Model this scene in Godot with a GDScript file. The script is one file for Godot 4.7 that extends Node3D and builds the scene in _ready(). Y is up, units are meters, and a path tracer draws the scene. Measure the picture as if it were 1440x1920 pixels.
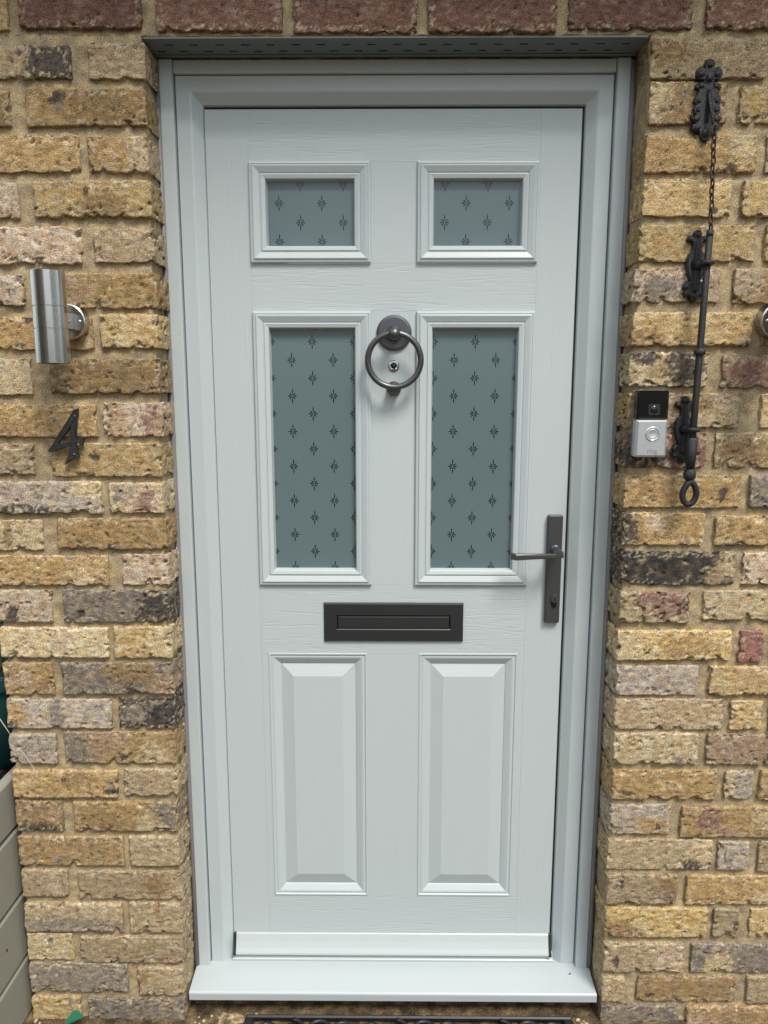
extends Node3D
# A pale grey front door set in a yellow stock brick wall, seen from about a step and a half away.

const BRICKS = [
	"L -788 -574 1908 1962 n/d,86,50,24,70", "L -542 -441 1907 1967 n", "L -788 -688 1829 1888 b", "L -659 -444 1829 1892 o/d,27,72,7,20/d,58,75,5,14", "L -788 -568 1752 1814 o", "L -552 -444 1751 1812 o/w,86,45,20,60",
	"L -788 -685 1672 1735 w", "L -656 -442 1673 1737 y", "L -788 -575 1591 1657 w", "L -552 -441 1594 1654 n", "L -788 -687 1517 1572 w", "L -669 -439 1512 1575 o",
	"L -788 -564 1437 1497 o", "L -549 -441 1439 1502 y", "L -788 -685 1353 1420 p", "L -650 -442 1355 1420 b", "L -788 -567 1273 1335 o", "L -555 -441 1274 1338 w/r,82,40,14,60",
	"L -788 -693 1200 1260 n", "L -660 -446 1197 1261 y", "L -788 -566 1124 1187 G/d,25,8,35,22", "L -551 -446 1125 1185 p/r,62,35,28,45/g,22,60,16,30", "L -788 -686 1051 1111 p", "L -657 -443 1053 1115 o",
	"L -788 -562 980 1040 o", "L -535 -443 981 1043 w", "L -788 -679 904 970 w/d,28,25,14,25", "L -657 -445 904 971 g/d,88,45,16,50", "L -788 -571 830 893 p", "L -560 -443 830 896 y",
	"L -788 -687 750 819 o/k,30,50,30,30", "L -670 -444 753 820 g/k,92,30,14,45", "L -788 -574 678 741 G/o,8,45,12,50/g,48,50,8,50", "L -558 -446 679 744 d/g,30,50,22,35", "L -788 -692 601 665 G", "L -675 -447 602 670 o/g,10,50,22,60",
	"L -788 -570 525 586 o/d,52,65,6,16/d,66,62,5,12", "L -557 -445 530 589 n", "L -788 -689 448 517 b/d,45,4,60,20", "L -666 -449 450 516 o/g,88,50,16,60", "L -788 -566 370 436 b", "L -554 -448 370 438 n",
	"L -788 -689 297 359 n", "L -667 -447 291 356 n", "L -788 -577 214 281 n/g,45,15,60,40", "L -562 -449 212 282 n", "L -788 -689 145 208 p", "L -673 -450 139 202 n",
	"L -788 -574 66 137 g/g,40,60,40,40", "L -553 -452 61 128 n", "L -788 -681 -15 55 y", "L -666 -454 -18 49 g", "R 450 658 1904 1969 n", "R 673 901 1904 1966 b",
	"R 912 995 1904 1966 y", "R 452 589 1829 1900 b", "R 612 840 1830 1893 y", "R 851 995 1830 1893 o", "R 450 650 1748 1812 o", "R 667 895 1748 1812 n",
	"R 906 995 1748 1812 b", "R 450 610 1673 1737 y", "R 629 857 1672 1733 y", "R 868 995 1672 1733 y", "R 447 660 1594 1658 y", "R 678 906 1594 1659 o/o,75,40,30,50",
	"R 917 995 1594 1659 n", "R 443 600 1523 1582 w/g,30,40,25,40", "R 626 854 1520 1582 o", "R 865 995 1520 1582 o", "R 443 665 1443 1504 y", "R 682 910 1443 1504 n",
	"R 921 995 1443 1504 y", "R 443 589 1368 1432 D/d,72,62,26,70/d,20,85,18,25", "R 616 844 1366 1427 k/r,32,40,36,45", "R 855 995 1366 1427 o", "R 443 655 1291 1356 w/o,8,50,14,60", "R 695 923 1291 1355 y",
	"R 934 995 1291 1355 o", "R 443 597 1215 1281 r/d,20,45,35,45", "R 614 842 1215 1281 p", "R 853 995 1215 1281 y", "R 444 669 1137 1201 o", "R 686 914 1137 1202 g",
	"R 925 995 1137 1202 b", "R 445 604 1063 1127 o/d,4,50,16,80", "R 625 853 1062 1121 o", "R 864 995 1062 1121 b", "R 447 670 984 1050 d/p,94,60,9,50/n,82,30,10,30", "R 683 911 985 1048 w",
	"R 922 995 985 1048 n", "R 447 587 907 969 D/r,75,70,32,60/r,35,80,20,25", "R 613 841 912 972 p", "R 852 995 912 972 y", "R 447 674 828 890 Y/o,62,45,30,40/p,10,40,18,60", "R 690 738 824 890 R",
	"R 754 982 829 890 y", "R 993 995 829 890 b", "R 449 613 754 816 G", "R 635 863 753 815 y", "R 874 995 753 815 n", "R 449 670 680 745 n",
	"R 683 747 681 742 y/y,45,55,15,40", "R 762 995 680 742 b", "R 450 623 605 672 p", "R 640 868 604 670 k", "R 879 995 604 670 n", "R 450 667 527 592 o",
	"R 683 741 528 589 G", "R 754 982 527 591 y", "R 993 995 527 591 y", "R 451 576 448 514 G/o,70,20,35,40", "R 598 826 442 511 o/r,24,62,12,40", "R 837 995 442 511 n",
	"R 450 669 367 435 n/d,80,12,10,20", "R 681 745 367 432 G", "R 765 995 362 432 n", "R 452 600 287 356 n/g,90,40,9,40", "R 619 847 286 353 o", "R 858 995 286 353 y",
	"R 452 669 208 278 Y", "R 682 737 209 276 n/d,90,40,8,20", "R 760 995 209 275 y", "R 453 624 124 193 n", "R 641 869 124 191 g", "R 880 995 124 191 y",
	"R 453 503 50 112 n", "R 529 742 51 113 b", "R 765 995 49 114 n", "R 454 622 -19 41 g", "R 640 868 -18 41 b/g,40,10,50,25", "R 879 995 -18 41 o",
	"T -788 -679 1987 2053 y", "T -660 -444 1989 2055 m", "T -418 -197 1985 2052 m", "T -178 40 1982 2049 m", "T 59 284 1981 2048 m", "T 304 520 1985 2049 m",
	"T 543 771 1984 2050 m", "T 782 995 1984 2050 b",
]

var N1 := FastNoiseLite.new()
var N2 := FastNoiseLite.new()
var N3 := FastNoiseLite.new()
var N4 := FastNoiseLite.new()
var M := {}
var TONE := {}
var rng := RandomNumberGenerator.new()

# ---------------------------------------------------------------- scene
func _ready():
	rng.seed = 77
	# camera
	var cam := Camera3D.new()
	cam.name = "camera"
	add_child(cam)
	cam.position = Vector3(-0.0074, 1.371, 1.448)
	cam.rotation = Vector3(deg_to_rad(-9.52), deg_to_rad(0.44), 0)
	cam.fov = 68.12
	cam.near = 0.02
	cam.far = 200.0
	cam.current = true
	# sky: an even overcast
	var env := Environment.new()
	var sky := Sky.new()
	var sm := ProceduralSkyMaterial.new()
	sm.sky_top_color = Color(0.955, 0.975, 1.0)
	sm.sky_horizon_color = Color(0.66, 0.685, 0.70)
	sm.sky_curve = 0.45
	sm.ground_horizon_color = Color(0.40, 0.40, 0.36)
	sm.ground_bottom_color = Color(0.30, 0.29, 0.26)
	sm.sun_angle_max = 1.0
	sky.sky_material = sm
	env.background_mode = Environment.BG_SKY
	env.sky = sky
	env.background_energy_multiplier = 1.0
	env.tonemap_mode = Environment.TONE_MAPPER_LINEAR
	env.tonemap_exposure = 2.4
	env.sdfgi_enabled = true
	env.ssao_enabled = true
	env.ssil_enabled = true
	var we := WorldEnvironment.new()
	we.name = "world_environment"
	we.environment = env
	add_child(we)
	# the sun behind cloud, high and to the right
	var sun := DirectionalLight3D.new()
	sun.name = "sun"
	add_child(sun)
	sun.look_at_from_position(Vector3(0.9, 2.6, 1.6), Vector3.ZERO)
	sun.light_energy = 0.50
	sun.light_color = Color(1.0, 0.97, 0.93)
	sun.light_angular_distance = 18.0
	sun.shadow_enabled = true

	setup_noise()
	setup_materials()
	print("materials ", Time.get_ticks_msec())
	build_ground()
	build_wall()
	print("wall ", Time.get_ticks_msec())
	build_lintel()
	build_door_frame()
	build_door()
	print("door ", Time.get_ticks_msec())
	build_wall_lights()
	build_number()
	build_doorbell()
	build_bell_pull()
	build_mat()
	build_planter()
	build_garden()
	build_small_things()
	print("done ", Time.get_ticks_msec())

# ---------------------------------------------------------------- helpers
func lin(r: float, g: float, b: float) -> Color:
	return Color(r, g, b).linear_to_srgb()

func thing(called: String, label: String, category: String, at := Vector3.ZERO, group := "") -> Node3D:
	var o := Node3D.new()
	o.name = called
	add_child(o, true)
	o.position = at
	tag(o, label, category, group)
	return o

func tag(o: Node, label: String, category: String, group := ""):
	o.set_meta("label", label)
	o.set_meta("category", category)
	if group != "":
		o.set_meta("group", group)

func put(called: String, mesh: Mesh, m: Material, parent: Node, at := Vector3.ZERO) -> MeshInstance3D:
	var o := MeshInstance3D.new()
	o.name = called
	o.mesh = mesh
	o.material_override = m
	o.position = at
	o.cast_shadow = GeometryInstance3D.SHADOW_CASTING_SETTING_ON
	parent.add_child(o, true)
	return o

func begin(smooth := false) -> SurfaceTool:
	var st := SurfaceTool.new()
	st.begin(Mesh.PRIMITIVE_TRIANGLES)
	st.set_smooth_group(0 if smooth else -1)
	return st

func done(st: SurfaceTool) -> ArrayMesh:
	st.generate_normals()
	return st.commit()

# corners counter-clockwise seen from outside
func quad(st: SurfaceTool, a: Vector3, b: Vector3, c: Vector3, d: Vector3):
	for p in [a, c, b, a, d, c]:
		st.add_vertex(p)

func tri(st: SurfaceTool, a: Vector3, b: Vector3, c: Vector3):
	for p in [a, c, b]:
		st.add_vertex(p)

# a box with chamfered edges
func cbox(st: SurfaceTool, lo: Vector3, hi: Vector3, c := 0.001):
	var s := (hi - lo) * 0.5
	var o := (hi + lo) * 0.5
	var k: float = min(c, min(s.x, min(s.y, s.z)) * 0.9)
	for ax in 3:
		var u := (ax + 1) % 3
		var v := (ax + 2) % 3
		for sg in [-1.0, 1.0]:
			var q := []
			for e in [[-1, -1], [1, -1], [1, 1], [-1, 1]]:
				var p := Vector3.ZERO
				p[ax] = sg * s[ax]
				p[u] = e[0] * (s[u] - k)
				p[v] = e[1] * (s[v] - k)
				q.append(o + p)
			if sg > 0:
				quad(st, q[0], q[1], q[2], q[3])
			else:
				quad(st, q[3], q[2], q[1], q[0])
		# edges along ax
		for su in [-1.0, 1.0]:
			for sv in [-1.0, 1.0]:
				var p1 := Vector3.ZERO
				var p2 := Vector3.ZERO
				p1[u] = su * s[u]
				p1[v] = sv * (s[v] - k)
				p2[u] = su * (s[u] - k)
				p2[v] = sv * s[v]
				var a1 := p1
				var a2 := p1
				var b1 := p2
				var b2 := p2
				a1[ax] = -(s[ax] - k)
				b1[ax] = a1[ax]
				a2[ax] = s[ax] - k
				b2[ax] = a2[ax]
				if su * sv > 0:
					quad(st, o + a1, o + b1, o + b2, o + a2)
				else:
					quad(st, o + b1, o + a1, o + a2, o + b2)
	for sx in [-1.0, 1.0]:
		for sy in [-1.0, 1.0]:
			for sz in [-1.0, 1.0]:
				var a := o + Vector3(sx * s.x, sy * (s.y - k), sz * (s.z - k))
				var b := o + Vector3(sx * (s.x - k), sy * s.y, sz * (s.z - k))
				var d := o + Vector3(sx * (s.x - k), sy * (s.y - k), sz * s.z)
				if sx * sy * sz > 0:
					tri(st, a, b, d)
				else:
					tri(st, a, d, b)

func box_mesh(lo: Vector3, hi: Vector3, c := 0.001) -> ArrayMesh:
	var st := begin()
	cbox(st, lo, hi, c)
	return done(st)

# a closed profile of (y, z) points, counter-clockwise seen from +x, swept along x
func sweep_x(st: SurfaceTool, prof: Array, x0: float, x1: float):
	var n := prof.size()
	for i in n:
		var a: Vector2 = prof[i]
		var b: Vector2 = prof[(i + 1) % n]
		quad(st, Vector3(x1, a.x, a.y), Vector3(x0, a.x, a.y), Vector3(x0, b.x, b.y), Vector3(x1, b.x, b.y))
	var idx := Geometry2D.triangulate_polygon(PackedVector2Array(prof))
	for k in range(0, idx.size(), 3):
		var t := [prof[idx[k]], prof[idx[k + 1]], prof[idx[k + 2]]]
		var ar: float = (t[1] - t[0]).cross(t[2] - t[0])
		if ar < 0:
			t.reverse()
		tri(st, Vector3(x1, t[0].x, t[0].y), Vector3(x1, t[1].x, t[1].y), Vector3(x1, t[2].x, t[2].y))
		tri(st, Vector3(x0, t[2].x, t[2].y), Vector3(x0, t[1].x, t[1].y), Vector3(x0, t[0].x, t[0].y))

# a mitred frame: prof = [(inset, z)...] from the outer edge inwards
func mitred(st: SurfaceTool, x0: float, x1: float, y0: float, y1: float, prof: Array, sides := 15):
	for i in prof.size() - 1:
		var a: Vector2 = prof[i]
		var b: Vector2 = prof[i + 1]
		var A := [Vector3(x0 + a.x, y0 + a.x, a.y), Vector3(x1 - a.x, y0 + a.x, a.y), Vector3(x1 - a.x, y1 - a.x, a.y), Vector3(x0 + a.x, y1 - a.x, a.y)]
		var B := [Vector3(x0 + b.x, y0 + b.x, b.y), Vector3(x1 - b.x, y0 + b.x, b.y), Vector3(x1 - b.x, y1 - b.x, b.y), Vector3(x0 + b.x, y1 - b.x, b.y)]
		for k in 4:
			if sides & (1 << k):
				var n := (k + 1) % 4
				quad(st, A[k], A[n], B[n], B[k])

# a lathe: prof = [(radius, along)...], around the axis direction through o
func lathe(st: SurfaceTool, o: Vector3, axis: Vector3, prof: Array, seg := 32):
	axis = axis.normalized()
	var u := axis.cross(Vector3.UP if abs(axis.y) < 0.9 else Vector3.RIGHT).normalized()
	var v := axis.cross(u)
	for i in prof.size() - 1:
		var a: Vector2 = prof[i]
		var b: Vector2 = prof[i + 1]
		for k in seg:
			var t0 := TAU * k / seg
			var t1 := TAU * (k + 1) / seg
			var d0 := u * cos(t0) + v * sin(t0)
			var d1 := u * cos(t1) + v * sin(t1)
			var p := [o + axis * a.y + d0 * a.x, o + axis * a.y + d1 * a.x, o + axis * b.y + d1 * b.x, o + axis * b.y + d0 * b.x]
			if a.x < 1e-6:
				tri(st, p[0], p[2], p[3])
			elif b.x < 1e-6:
				tri(st, p[0], p[1], p[2])
			else:
				quad(st, p[0], p[1], p[2], p[3])

func lathe_mesh(o: Vector3, axis: Vector3, prof: Array, seg := 32, smooth := false) -> ArrayMesh:
	var st := begin(smooth)
	lathe(st, o, axis, prof, seg)
	return done(st)

# a tube along a path
func tube(st: SurfaceTool, path: Array, rad, seg := 12, closed := false):
	var n := path.size()
	var rings := []
	var up := Vector3(0.13, 0.21, 0.97)
	for i in n:
		var pa: Vector3 = path[(i - 1 + n) % n] if (closed or i > 0) else path[i]
		var pb: Vector3 = path[(i + 1) % n] if (closed or i < n - 1) else path[i]
		var t := (pb - pa).normalized()
		var u := t.cross(up).normalized()
		var v := u.cross(t)
		var r: float = rad[i] if rad is Array else rad
		var ring := []
		for k in seg:
			var an := TAU * k / seg
			ring.append(path[i] + (u * cos(an) + v * sin(an)) * r)
		rings.append(ring)
	for i in (n if closed else n - 1):
		var A: Array = rings[i]
		var B: Array = rings[(i + 1) % n]
		for k in seg:
			var m := (k + 1) % seg
			quad(st, A[k], B[k], B[m], A[m])
	if not closed:
		for k in seg:
			var m := (k + 1) % seg
			tri(st, path[0], rings[0][k], rings[0][m])
			tri(st, path[n - 1], rings[n - 1][m], rings[n - 1][k])

func tube_mesh(path: Array, rad, seg := 12, closed := false) -> ArrayMesh:
	var st := begin(true)
	tube(st, path, rad, seg, closed)
	return done(st)

# a flat shape (x, y), counter-clockwise, standing from z0 to z1 with a chamfered front edge
func plate(st: SurfaceTool, pts: Array, z0: float, z1: float, ch := 0.0015):
	if Geometry2D.is_polygon_clockwise(PackedVector2Array(pts)):
		pass
	var area := 0.0
	for i in pts.size():
		area += pts[i].cross(pts[(i + 1) % pts.size()])
	if area < 0:
		pts.reverse()
	var n := pts.size()
	var inner := []
	for i in n:
		var e1: Vector2 = (pts[i] - pts[(i - 1 + n) % n]).normalized()
		var e2: Vector2 = (pts[(i + 1) % n] - pts[i]).normalized()
		var b := (Vector2(-e1.y, e1.x) + Vector2(-e2.y, e2.x))
		if b.length() < 0.2:
			b = Vector2(-e1.y, e1.x)
		inner.append(pts[i] + b.normalized() * ch)
	for i in n:
		var k := (i + 1) % n
		var a: Vector2 = pts[i]
		var b: Vector2 = pts[k]
		var c: Vector2 = inner[k]
		var d: Vector2 = inner[i]
		quad(st, Vector3(a.x, a.y, z0), Vector3(b.x, b.y, z0), Vector3(b.x, b.y, z1 - ch), Vector3(a.x, a.y, z1 - ch))
		quad(st, Vector3(a.x, a.y, z1 - ch), Vector3(b.x, b.y, z1 - ch), Vector3(c.x, c.y, z1), Vector3(d.x, d.y, z1))
	var idx := Geometry2D.triangulate_polygon(PackedVector2Array(pts))
	for t in range(0, idx.size(), 3):
		var q := [idx[t], idx[t + 1], idx[t + 2]]
		var ar: float = (pts[q[1]] - pts[q[0]]).cross(pts[q[2]] - pts[q[0]])
		if ar < 0:
			q.reverse()
		var f := []
		var g := []
		for e in q:
			f.append(Vector3(inner[e].x, inner[e].y, z1))
			g.append(Vector3(pts[e].x, pts[e].y, z0))
		tri(st, f[0], f[1], f[2])
		tri(st, g[2], g[1], g[0])

func plate_mesh(pts: Array, z0: float, z1: float, ch := 0.0015) -> ArrayMesh:
	var st := begin()
	plate(st, pts, z0, z1, ch)
	return done(st)

func rounded_rect(cx: float, cy: float, w: float, h: float, r: float, seg := 6) -> Array:
	var out := []
	for c in [[1, -1, -90], [1, 1, 0], [-1, 1, 90], [-1, -1, 180]]:
		for k in seg + 1:
			var a := deg_to_rad(c[2] + 90.0 * k / seg)
			out.append(Vector2(cx + c[0] * (w / 2 - r) + cos(a) * r, cy + c[1] * (h / 2 - r) + sin(a) * r))
	return out

# ---------------------------------------------------------------- noise, textures, materials
func setup_noise():
	N1.seed = 11
	N1.frequency = 0.034
	N1.fractal_octaves = 3
	N2.seed = 23
	N2.frequency = 0.09
	N2.fractal_octaves = 3
	N3.seed = 31
	N3.frequency = 0.16
	N3.fractal_octaves = 2
	N4.seed = 47
	N4.frequency = 0.05
	N4.fractal_octaves = 2

func noise_bytes(sd: int, size: int, freq: float, oct: int, kind := FastNoiseLite.TYPE_SIMPLEX_SMOOTH) -> PackedByteArray:
	var n := FastNoiseLite.new()
	n.noise_type = kind
	n.seed = sd
	n.frequency = freq
	n.fractal_octaves = oct
	if kind == FastNoiseLite.TYPE_CELLULAR:
		n.cellular_return_type = FastNoiseLite.RETURN_DISTANCE
	var im := n.get_seamless_image(size, size, false, false, 0.1, true)
	im.convert(Image.FORMAT_L8)
	return im.get_data()

func grey_texture(data: PackedByteArray, size: int) -> ImageTexture:
	var im := Image.create_from_data(size, size, false, Image.FORMAT_L8, data)
	im.generate_mipmaps()
	return ImageTexture.create_from_image(im)

func rgb_texture(data: PackedByteArray, size: int) -> ImageTexture:
	var im := Image.create_from_data(size, size, false, Image.FORMAT_RGB8, data)
	im.generate_mipmaps()
	return ImageTexture.create_from_image(im)

func std(c: Color, rough: float, metal := 0.0) -> StandardMaterial3D:
	var m := StandardMaterial3D.new()
	m.albedo_color = c
	m.roughness = rough
	m.metallic = metal
	m.cull_mode = BaseMaterial3D.CULL_DISABLED
	return m

func tri_planar(m: StandardMaterial3D, scale: Vector3, world := true):
	m.uv1_triplanar = true
	m.uv1_world_triplanar = world
	m.uv1_scale = scale
	m.uv1_triplanar_sharpness = 6.0

func relief(m: StandardMaterial3D, t: Texture2D, cm: float):
	m.heightmap_enabled = true
	m.heightmap_texture = t
	m.heightmap_scale = cm

func setup_materials():
	var S := 1024
	# brick: fired clay with sand grain, pores, cracks, pale specks
	var a := noise_bytes(3, S, 0.020, 5)
	var b := noise_bytes(5, S, 0.11, 3)
	var c := noise_bytes(9, S, 0.055, 2, FastNoiseLite.TYPE_CELLULAR)
	var d := noise_bytes(15, S, 0.012, 4)
	var col := PackedByteArray()
	col.resize(S * S * 3)
	var hgt := PackedByteArray()
	hgt.resize(S * S)
	for i in S * S:
		var ga := a[i]
		var gb := b[i]
		var gc := c[i]
		var gd := d[i]
		var v := 204.0 + (ga - 128) * 0.34 + (gb - 128) * 0.58
		var h := 150.0 + (ga - 128) * 0.18 + (gb - 128) * 0.30
		var warm := (gd - 128) * 0.05
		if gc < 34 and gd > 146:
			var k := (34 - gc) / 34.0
			v *= 1.0 - 0.80 * min(1.0, k * 2.0)  # dark specks; the shade inside pores is painted into the colour too
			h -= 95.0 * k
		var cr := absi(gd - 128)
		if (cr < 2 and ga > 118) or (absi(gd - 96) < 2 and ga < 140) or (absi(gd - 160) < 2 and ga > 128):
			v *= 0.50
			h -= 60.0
		if gb > 196:
			v += (gb - 196) * 1.2
			h += 10.0
		hgt[i] = clampi(int(h), 0, 255)
		col[i * 3] = clampi(int(v + warm), 0, 255)
		col[i * 3 + 1] = clampi(int(v), 0, 255)
		col[i * 3 + 2] = clampi(int(v - warm * 1.1), 0, 255)
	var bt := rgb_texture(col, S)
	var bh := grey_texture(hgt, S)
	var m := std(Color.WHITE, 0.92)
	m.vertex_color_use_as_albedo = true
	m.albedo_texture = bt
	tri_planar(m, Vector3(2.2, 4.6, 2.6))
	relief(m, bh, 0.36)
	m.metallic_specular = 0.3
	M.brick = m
	# mortar: sand
	var mo := noise_bytes(41, 512, 0.18, 2)
	var mo2 := noise_bytes(43, 512, 0.02, 4)
	var mc := PackedByteArray()
	mc.resize(512 * 512 * 3)
	var mh := PackedByteArray()
	mh.resize(512 * 512)
	for i in 512 * 512:
		var v := 200.0 + (mo[i] - 128) * 0.38 + (mo2[i] - 128) * 0.22
		mc[i * 3] = clampi(int(v + 3), 0, 255)
		mc[i * 3 + 1] = clampi(int(v), 0, 255)
		mc[i * 3 + 2] = clampi(int(v - (mo2[i] - 128) * 0.12), 0, 255)
		mh[i] = clampi(int(128 + (mo[i] - 128) * 0.7 + (mo2[i] - 128) * 0.4), 0, 255)
	m = std(Color.WHITE, 0.95)
	m.vertex_color_use_as_albedo = true
	m.albedo_texture = rgb_texture(mc, 512)
	tri_planar(m, Vector3(3.1, 3.1, 3.1))
	relief(m, grey_texture(mh, 512), 0.10)
	m.metallic_specular = 0.25
	M.mortar = m
	# door skin: moulded with a wood grain, painted pale grey
	var gr := noise_bytes(61, 512, 0.045, 2)
	var gr2 := noise_bytes(67, 512, 0.008, 2)
	var gh := PackedByteArray()
	gh.resize(512 * 512)
	for i in 512 * 512:
		var e: int = gr[i] - 128
		var w: float = clamp((gr2[i] - 60) / 120.0, 0.15, 1.0)
		# long shallow dashes, pressed in more in some places than in others
		var v := 170.0 + e * 0.10
		if e < -8:
			v += (e + 8) * 1.5 * w
		gh[i] = clampi(int(v), 0, 255)
	var gt := grey_texture(gh, 512)
	var door_col := lin(0.450, 0.508, 0.528)
	m = std(door_col, 0.42)
	tri_planar(m, Vector3(0.6, 8.0, 8.0))
	relief(m, gt, 0.055)
	M.rail = m
	m = std(door_col, 0.42)
	tri_planar(m, Vector3(7.0, 0.35, 7.0))
	relief(m, gt, 0.032)
	M.stile = m
	m = std(door_col, 0.36)
	M.moulding = m
	m = std(lin(0.440, 0.498, 0.518), 0.32)
	M.frame = m
	m = std(lin(0.415, 0.465, 0.485), 0.34)
	M.sill = m
	M.weather = std(lin(0.45, 0.50, 0.515), 0.28)
	M.gasket = std(lin(0.012, 0.012, 0.013), 0.6)
	M.sealant = std(lin(0.20, 0.20, 0.21), 0.5)
	# frosted glass, with motifs left clear
	m = std(lin(0.108, 0.157, 0.170), 0.16)
	m.metallic_specular = 0.5
	M.glass = m
	M.clear = std(lin(0.008, 0.018, 0.020), 0.12)
	# metals
	var ir := noise_bytes(71, 512, 0.05, 4)
	var it := grey_texture(ir, 512)
	m = std(lin(0.115, 0.122, 0.127), 0.36, 0.8)
	tri_planar(m, Vector3(6, 6, 6))
	relief(m, it, 0.006)
	M.pewter = m
	m = std(lin(0.030, 0.033, 0.036), 0.40, 0.35)
	tri_planar(m, Vector3(6, 6, 6))
	relief(m, it, 0.010)
	M.black_metal = m
	m = std(lin(0.030, 0.031, 0.035), 0.36, 0.45)
	tri_planar(m, Vector3(14, 14, 14))
	relief(m, it, 0.12)
	M.iron = m
	m = std(lin(0.050, 0.030, 0.022), 0.75, 0.15)
	tri_planar(m, Vector3(14, 14, 14))
	relief(m, it, 0.05)
	M.rust = m
	m = std(lin(0.50, 0.49, 0.47), 0.17, 1.0)
	m.roughness = 0.2
	M.steel = m
	M.steel_edge = std(lin(0.70, 0.69, 0.67), 0.2, 1.0)
	M.chrome = std(lin(0.5, 0.5, 0.5), 0.08, 1.0)
	M.lens = std(lin(0.01, 0.012, 0.012), 0.05)
	M.silver = std(lin(0.50, 0.53, 0.56), 0.38, 0.55)
	M.silver_bright = std(lin(0.62, 0.65, 0.68), 0.22, 0.7)
	M.gloss_black = std(lin(0.004, 0.004, 0.005), 0.10)
	M.lens_grey = std(lin(0.020, 0.022, 0.030), 0.25)
	M.print_grey = std(lin(0.16, 0.18, 0.20), 0.5)
	M.rubber = std(lin(0.010, 0.010, 0.012), 0.45)
	M.roofing = std(lin(0.06, 0.06, 0.065), 0.7)
	m = std(lin(0.135, 0.165, 0.172), 0.55)
	M.lintel = m
	M.hole = std(lin(0.006, 0.006, 0.006), 0.9)
	# ground
	m = std(lin(0.24, 0.175, 0.095), 0.95)
	var gg := noise_bytes(81, 512, 0.02, 5)
	var gcol := PackedByteArray()
	gcol.resize(512 * 512 * 3)
	for i in 512 * 512:
		var v := 165.0 + (gg[i] - 128) * 0.7 + (mo[i] - 128) * 0.5
		gcol[i * 3] = clampi(int(v), 0, 255)
		gcol[i * 3 + 1] = clampi(int(v * 0.98), 0, 255)
		gcol[i * 3 + 2] = clampi(int(v * 0.94), 0, 255)
	m.albedo_texture = rgb_texture(gcol, 512)
	tri_planar(m, Vector3(2.2, 2.2, 2.2))
	relief(m, grey_texture(gg, 512), 0.5)
	M.ground = m
	# painted timber boards
	m = std(lin(0.25, 0.25, 0.21), 0.75)
	tri_planar(m, Vector3(2, 12, 1.0))
	relief(m, it, 0.03)
	M.board = m
	M.teal_plastic = std(lin(0.018, 0.085, 0.088), 0.35)
	M.soil = std(lin(0.02, 0.016, 0.012), 0.95)
	m = std(lin(0.022, 0.048, 0.016), 0.6)
	m.backlight_enabled = true
	m.backlight = Color(0.2, 0.25, 0.1)
	M.leaf = m
	M.straw = std(lin(0.50, 0.48, 0.40), 0.7)
	M.leaf_teal = std(lin(0.02, 0.15, 0.085), 0.5)
	m = std(lin(0.62, 0.49, 0.30), 0.95)
	m.albedo_texture = M.ground.albedo_texture
	tri_planar(m, Vector3(5, 5, 5))
	relief(m, M.ground.heightmap_texture, 0.3)
	M.pale_stone = m
	M.crumb = std(lin(0.45, 0.36, 0.26), 0.9)
	M.render = std(lin(0.42, 0.38, 0.33), 0.9)
	M.brown_render = std(lin(0.20, 0.16, 0.125), 0.9)
	M.white_board = std(lin(0.55, 0.55, 0.53), 0.6)
	# brick tones: main, second, patch, patch share, roughness
	TONE = {
		"o": [Color(0.46, 0.31, 0.130), Color(0.39, 0.26, 0.115), Color(0.57, 0.45, 0.25), 0.25, 0.8],
		"y": [Color(0.56, 0.41, 0.19), Color(0.49, 0.335, 0.14), Color(0.62, 0.51, 0.31), 0.3, 0.8],
		"Y": [Color(0.64, 0.48, 0.21), Color(0.58, 0.39, 0.145), Color(0.67, 0.58, 0.36), 0.3, 1.1],
		"p": [Color(0.62, 0.50, 0.29), Color(0.55, 0.41, 0.21), Color(0.66, 0.58, 0.40), 0.3, 0.9],
		"w": [Color(0.57, 0.46, 0.31), Color(0.48, 0.33, 0.19), Color(0.61, 0.50, 0.39), 0.35, 1.1],
		"n": [Color(0.43, 0.33, 0.185), Color(0.40, 0.295, 0.165), Color(0.50, 0.41, 0.26), 0.3, 0.7],
		"b": [Color(0.35, 0.23, 0.10), Color(0.31, 0.215, 0.11), Color(0.45, 0.35, 0.20), 0.25, 0.8],
		"g": [Color(0.30, 0.25, 0.175), Color(0.22, 0.185, 0.145), Color(0.41, 0.32, 0.195), 0.35, 1.0],
		"G": [Color(0.47, 0.40, 0.30), Color(0.37, 0.30, 0.225), Color(0.53, 0.42, 0.24), 0.35, 1.0],
		"k": [Color(0.44, 0.30, 0.20), Color(0.42, 0.29, 0.15), Color(0.51, 0.41, 0.29), 0.35, 0.8],
		"r": [Color(0.26, 0.130, 0.105), Color(0.34, 0.235, 0.155), Color(0.44, 0.345, 0.225), 0.3, 1.0],
		"R": [Color(0.36, 0.18, 0.13), Color(0.33, 0.17, 0.135), Color(0.44, 0.28, 0.19), 0.2, 0.7],
		"d": [Color(0.055, 0.050, 0.044), Color(0.11, 0.092, 0.068), Color(0.40, 0.32, 0.19), 0.30, 1.5],
		"D": [Color(0.50, 0.40, 0.23), Color(0.41, 0.31, 0.16), Color(0.085, 0.058, 0.042), 0.33, 1.8],
		"m": [Color(0.245, 0.130, 0.088), Color(0.215, 0.125, 0.090), Color(0.34, 0.225, 0.155), 0.32, 0.6],
		"M": [Color(0.405, 0.335, 0.205), Color(0.375, 0.305, 0.185), Color(0.45, 0.38, 0.25), 0.3, 0.5],
	}

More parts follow.
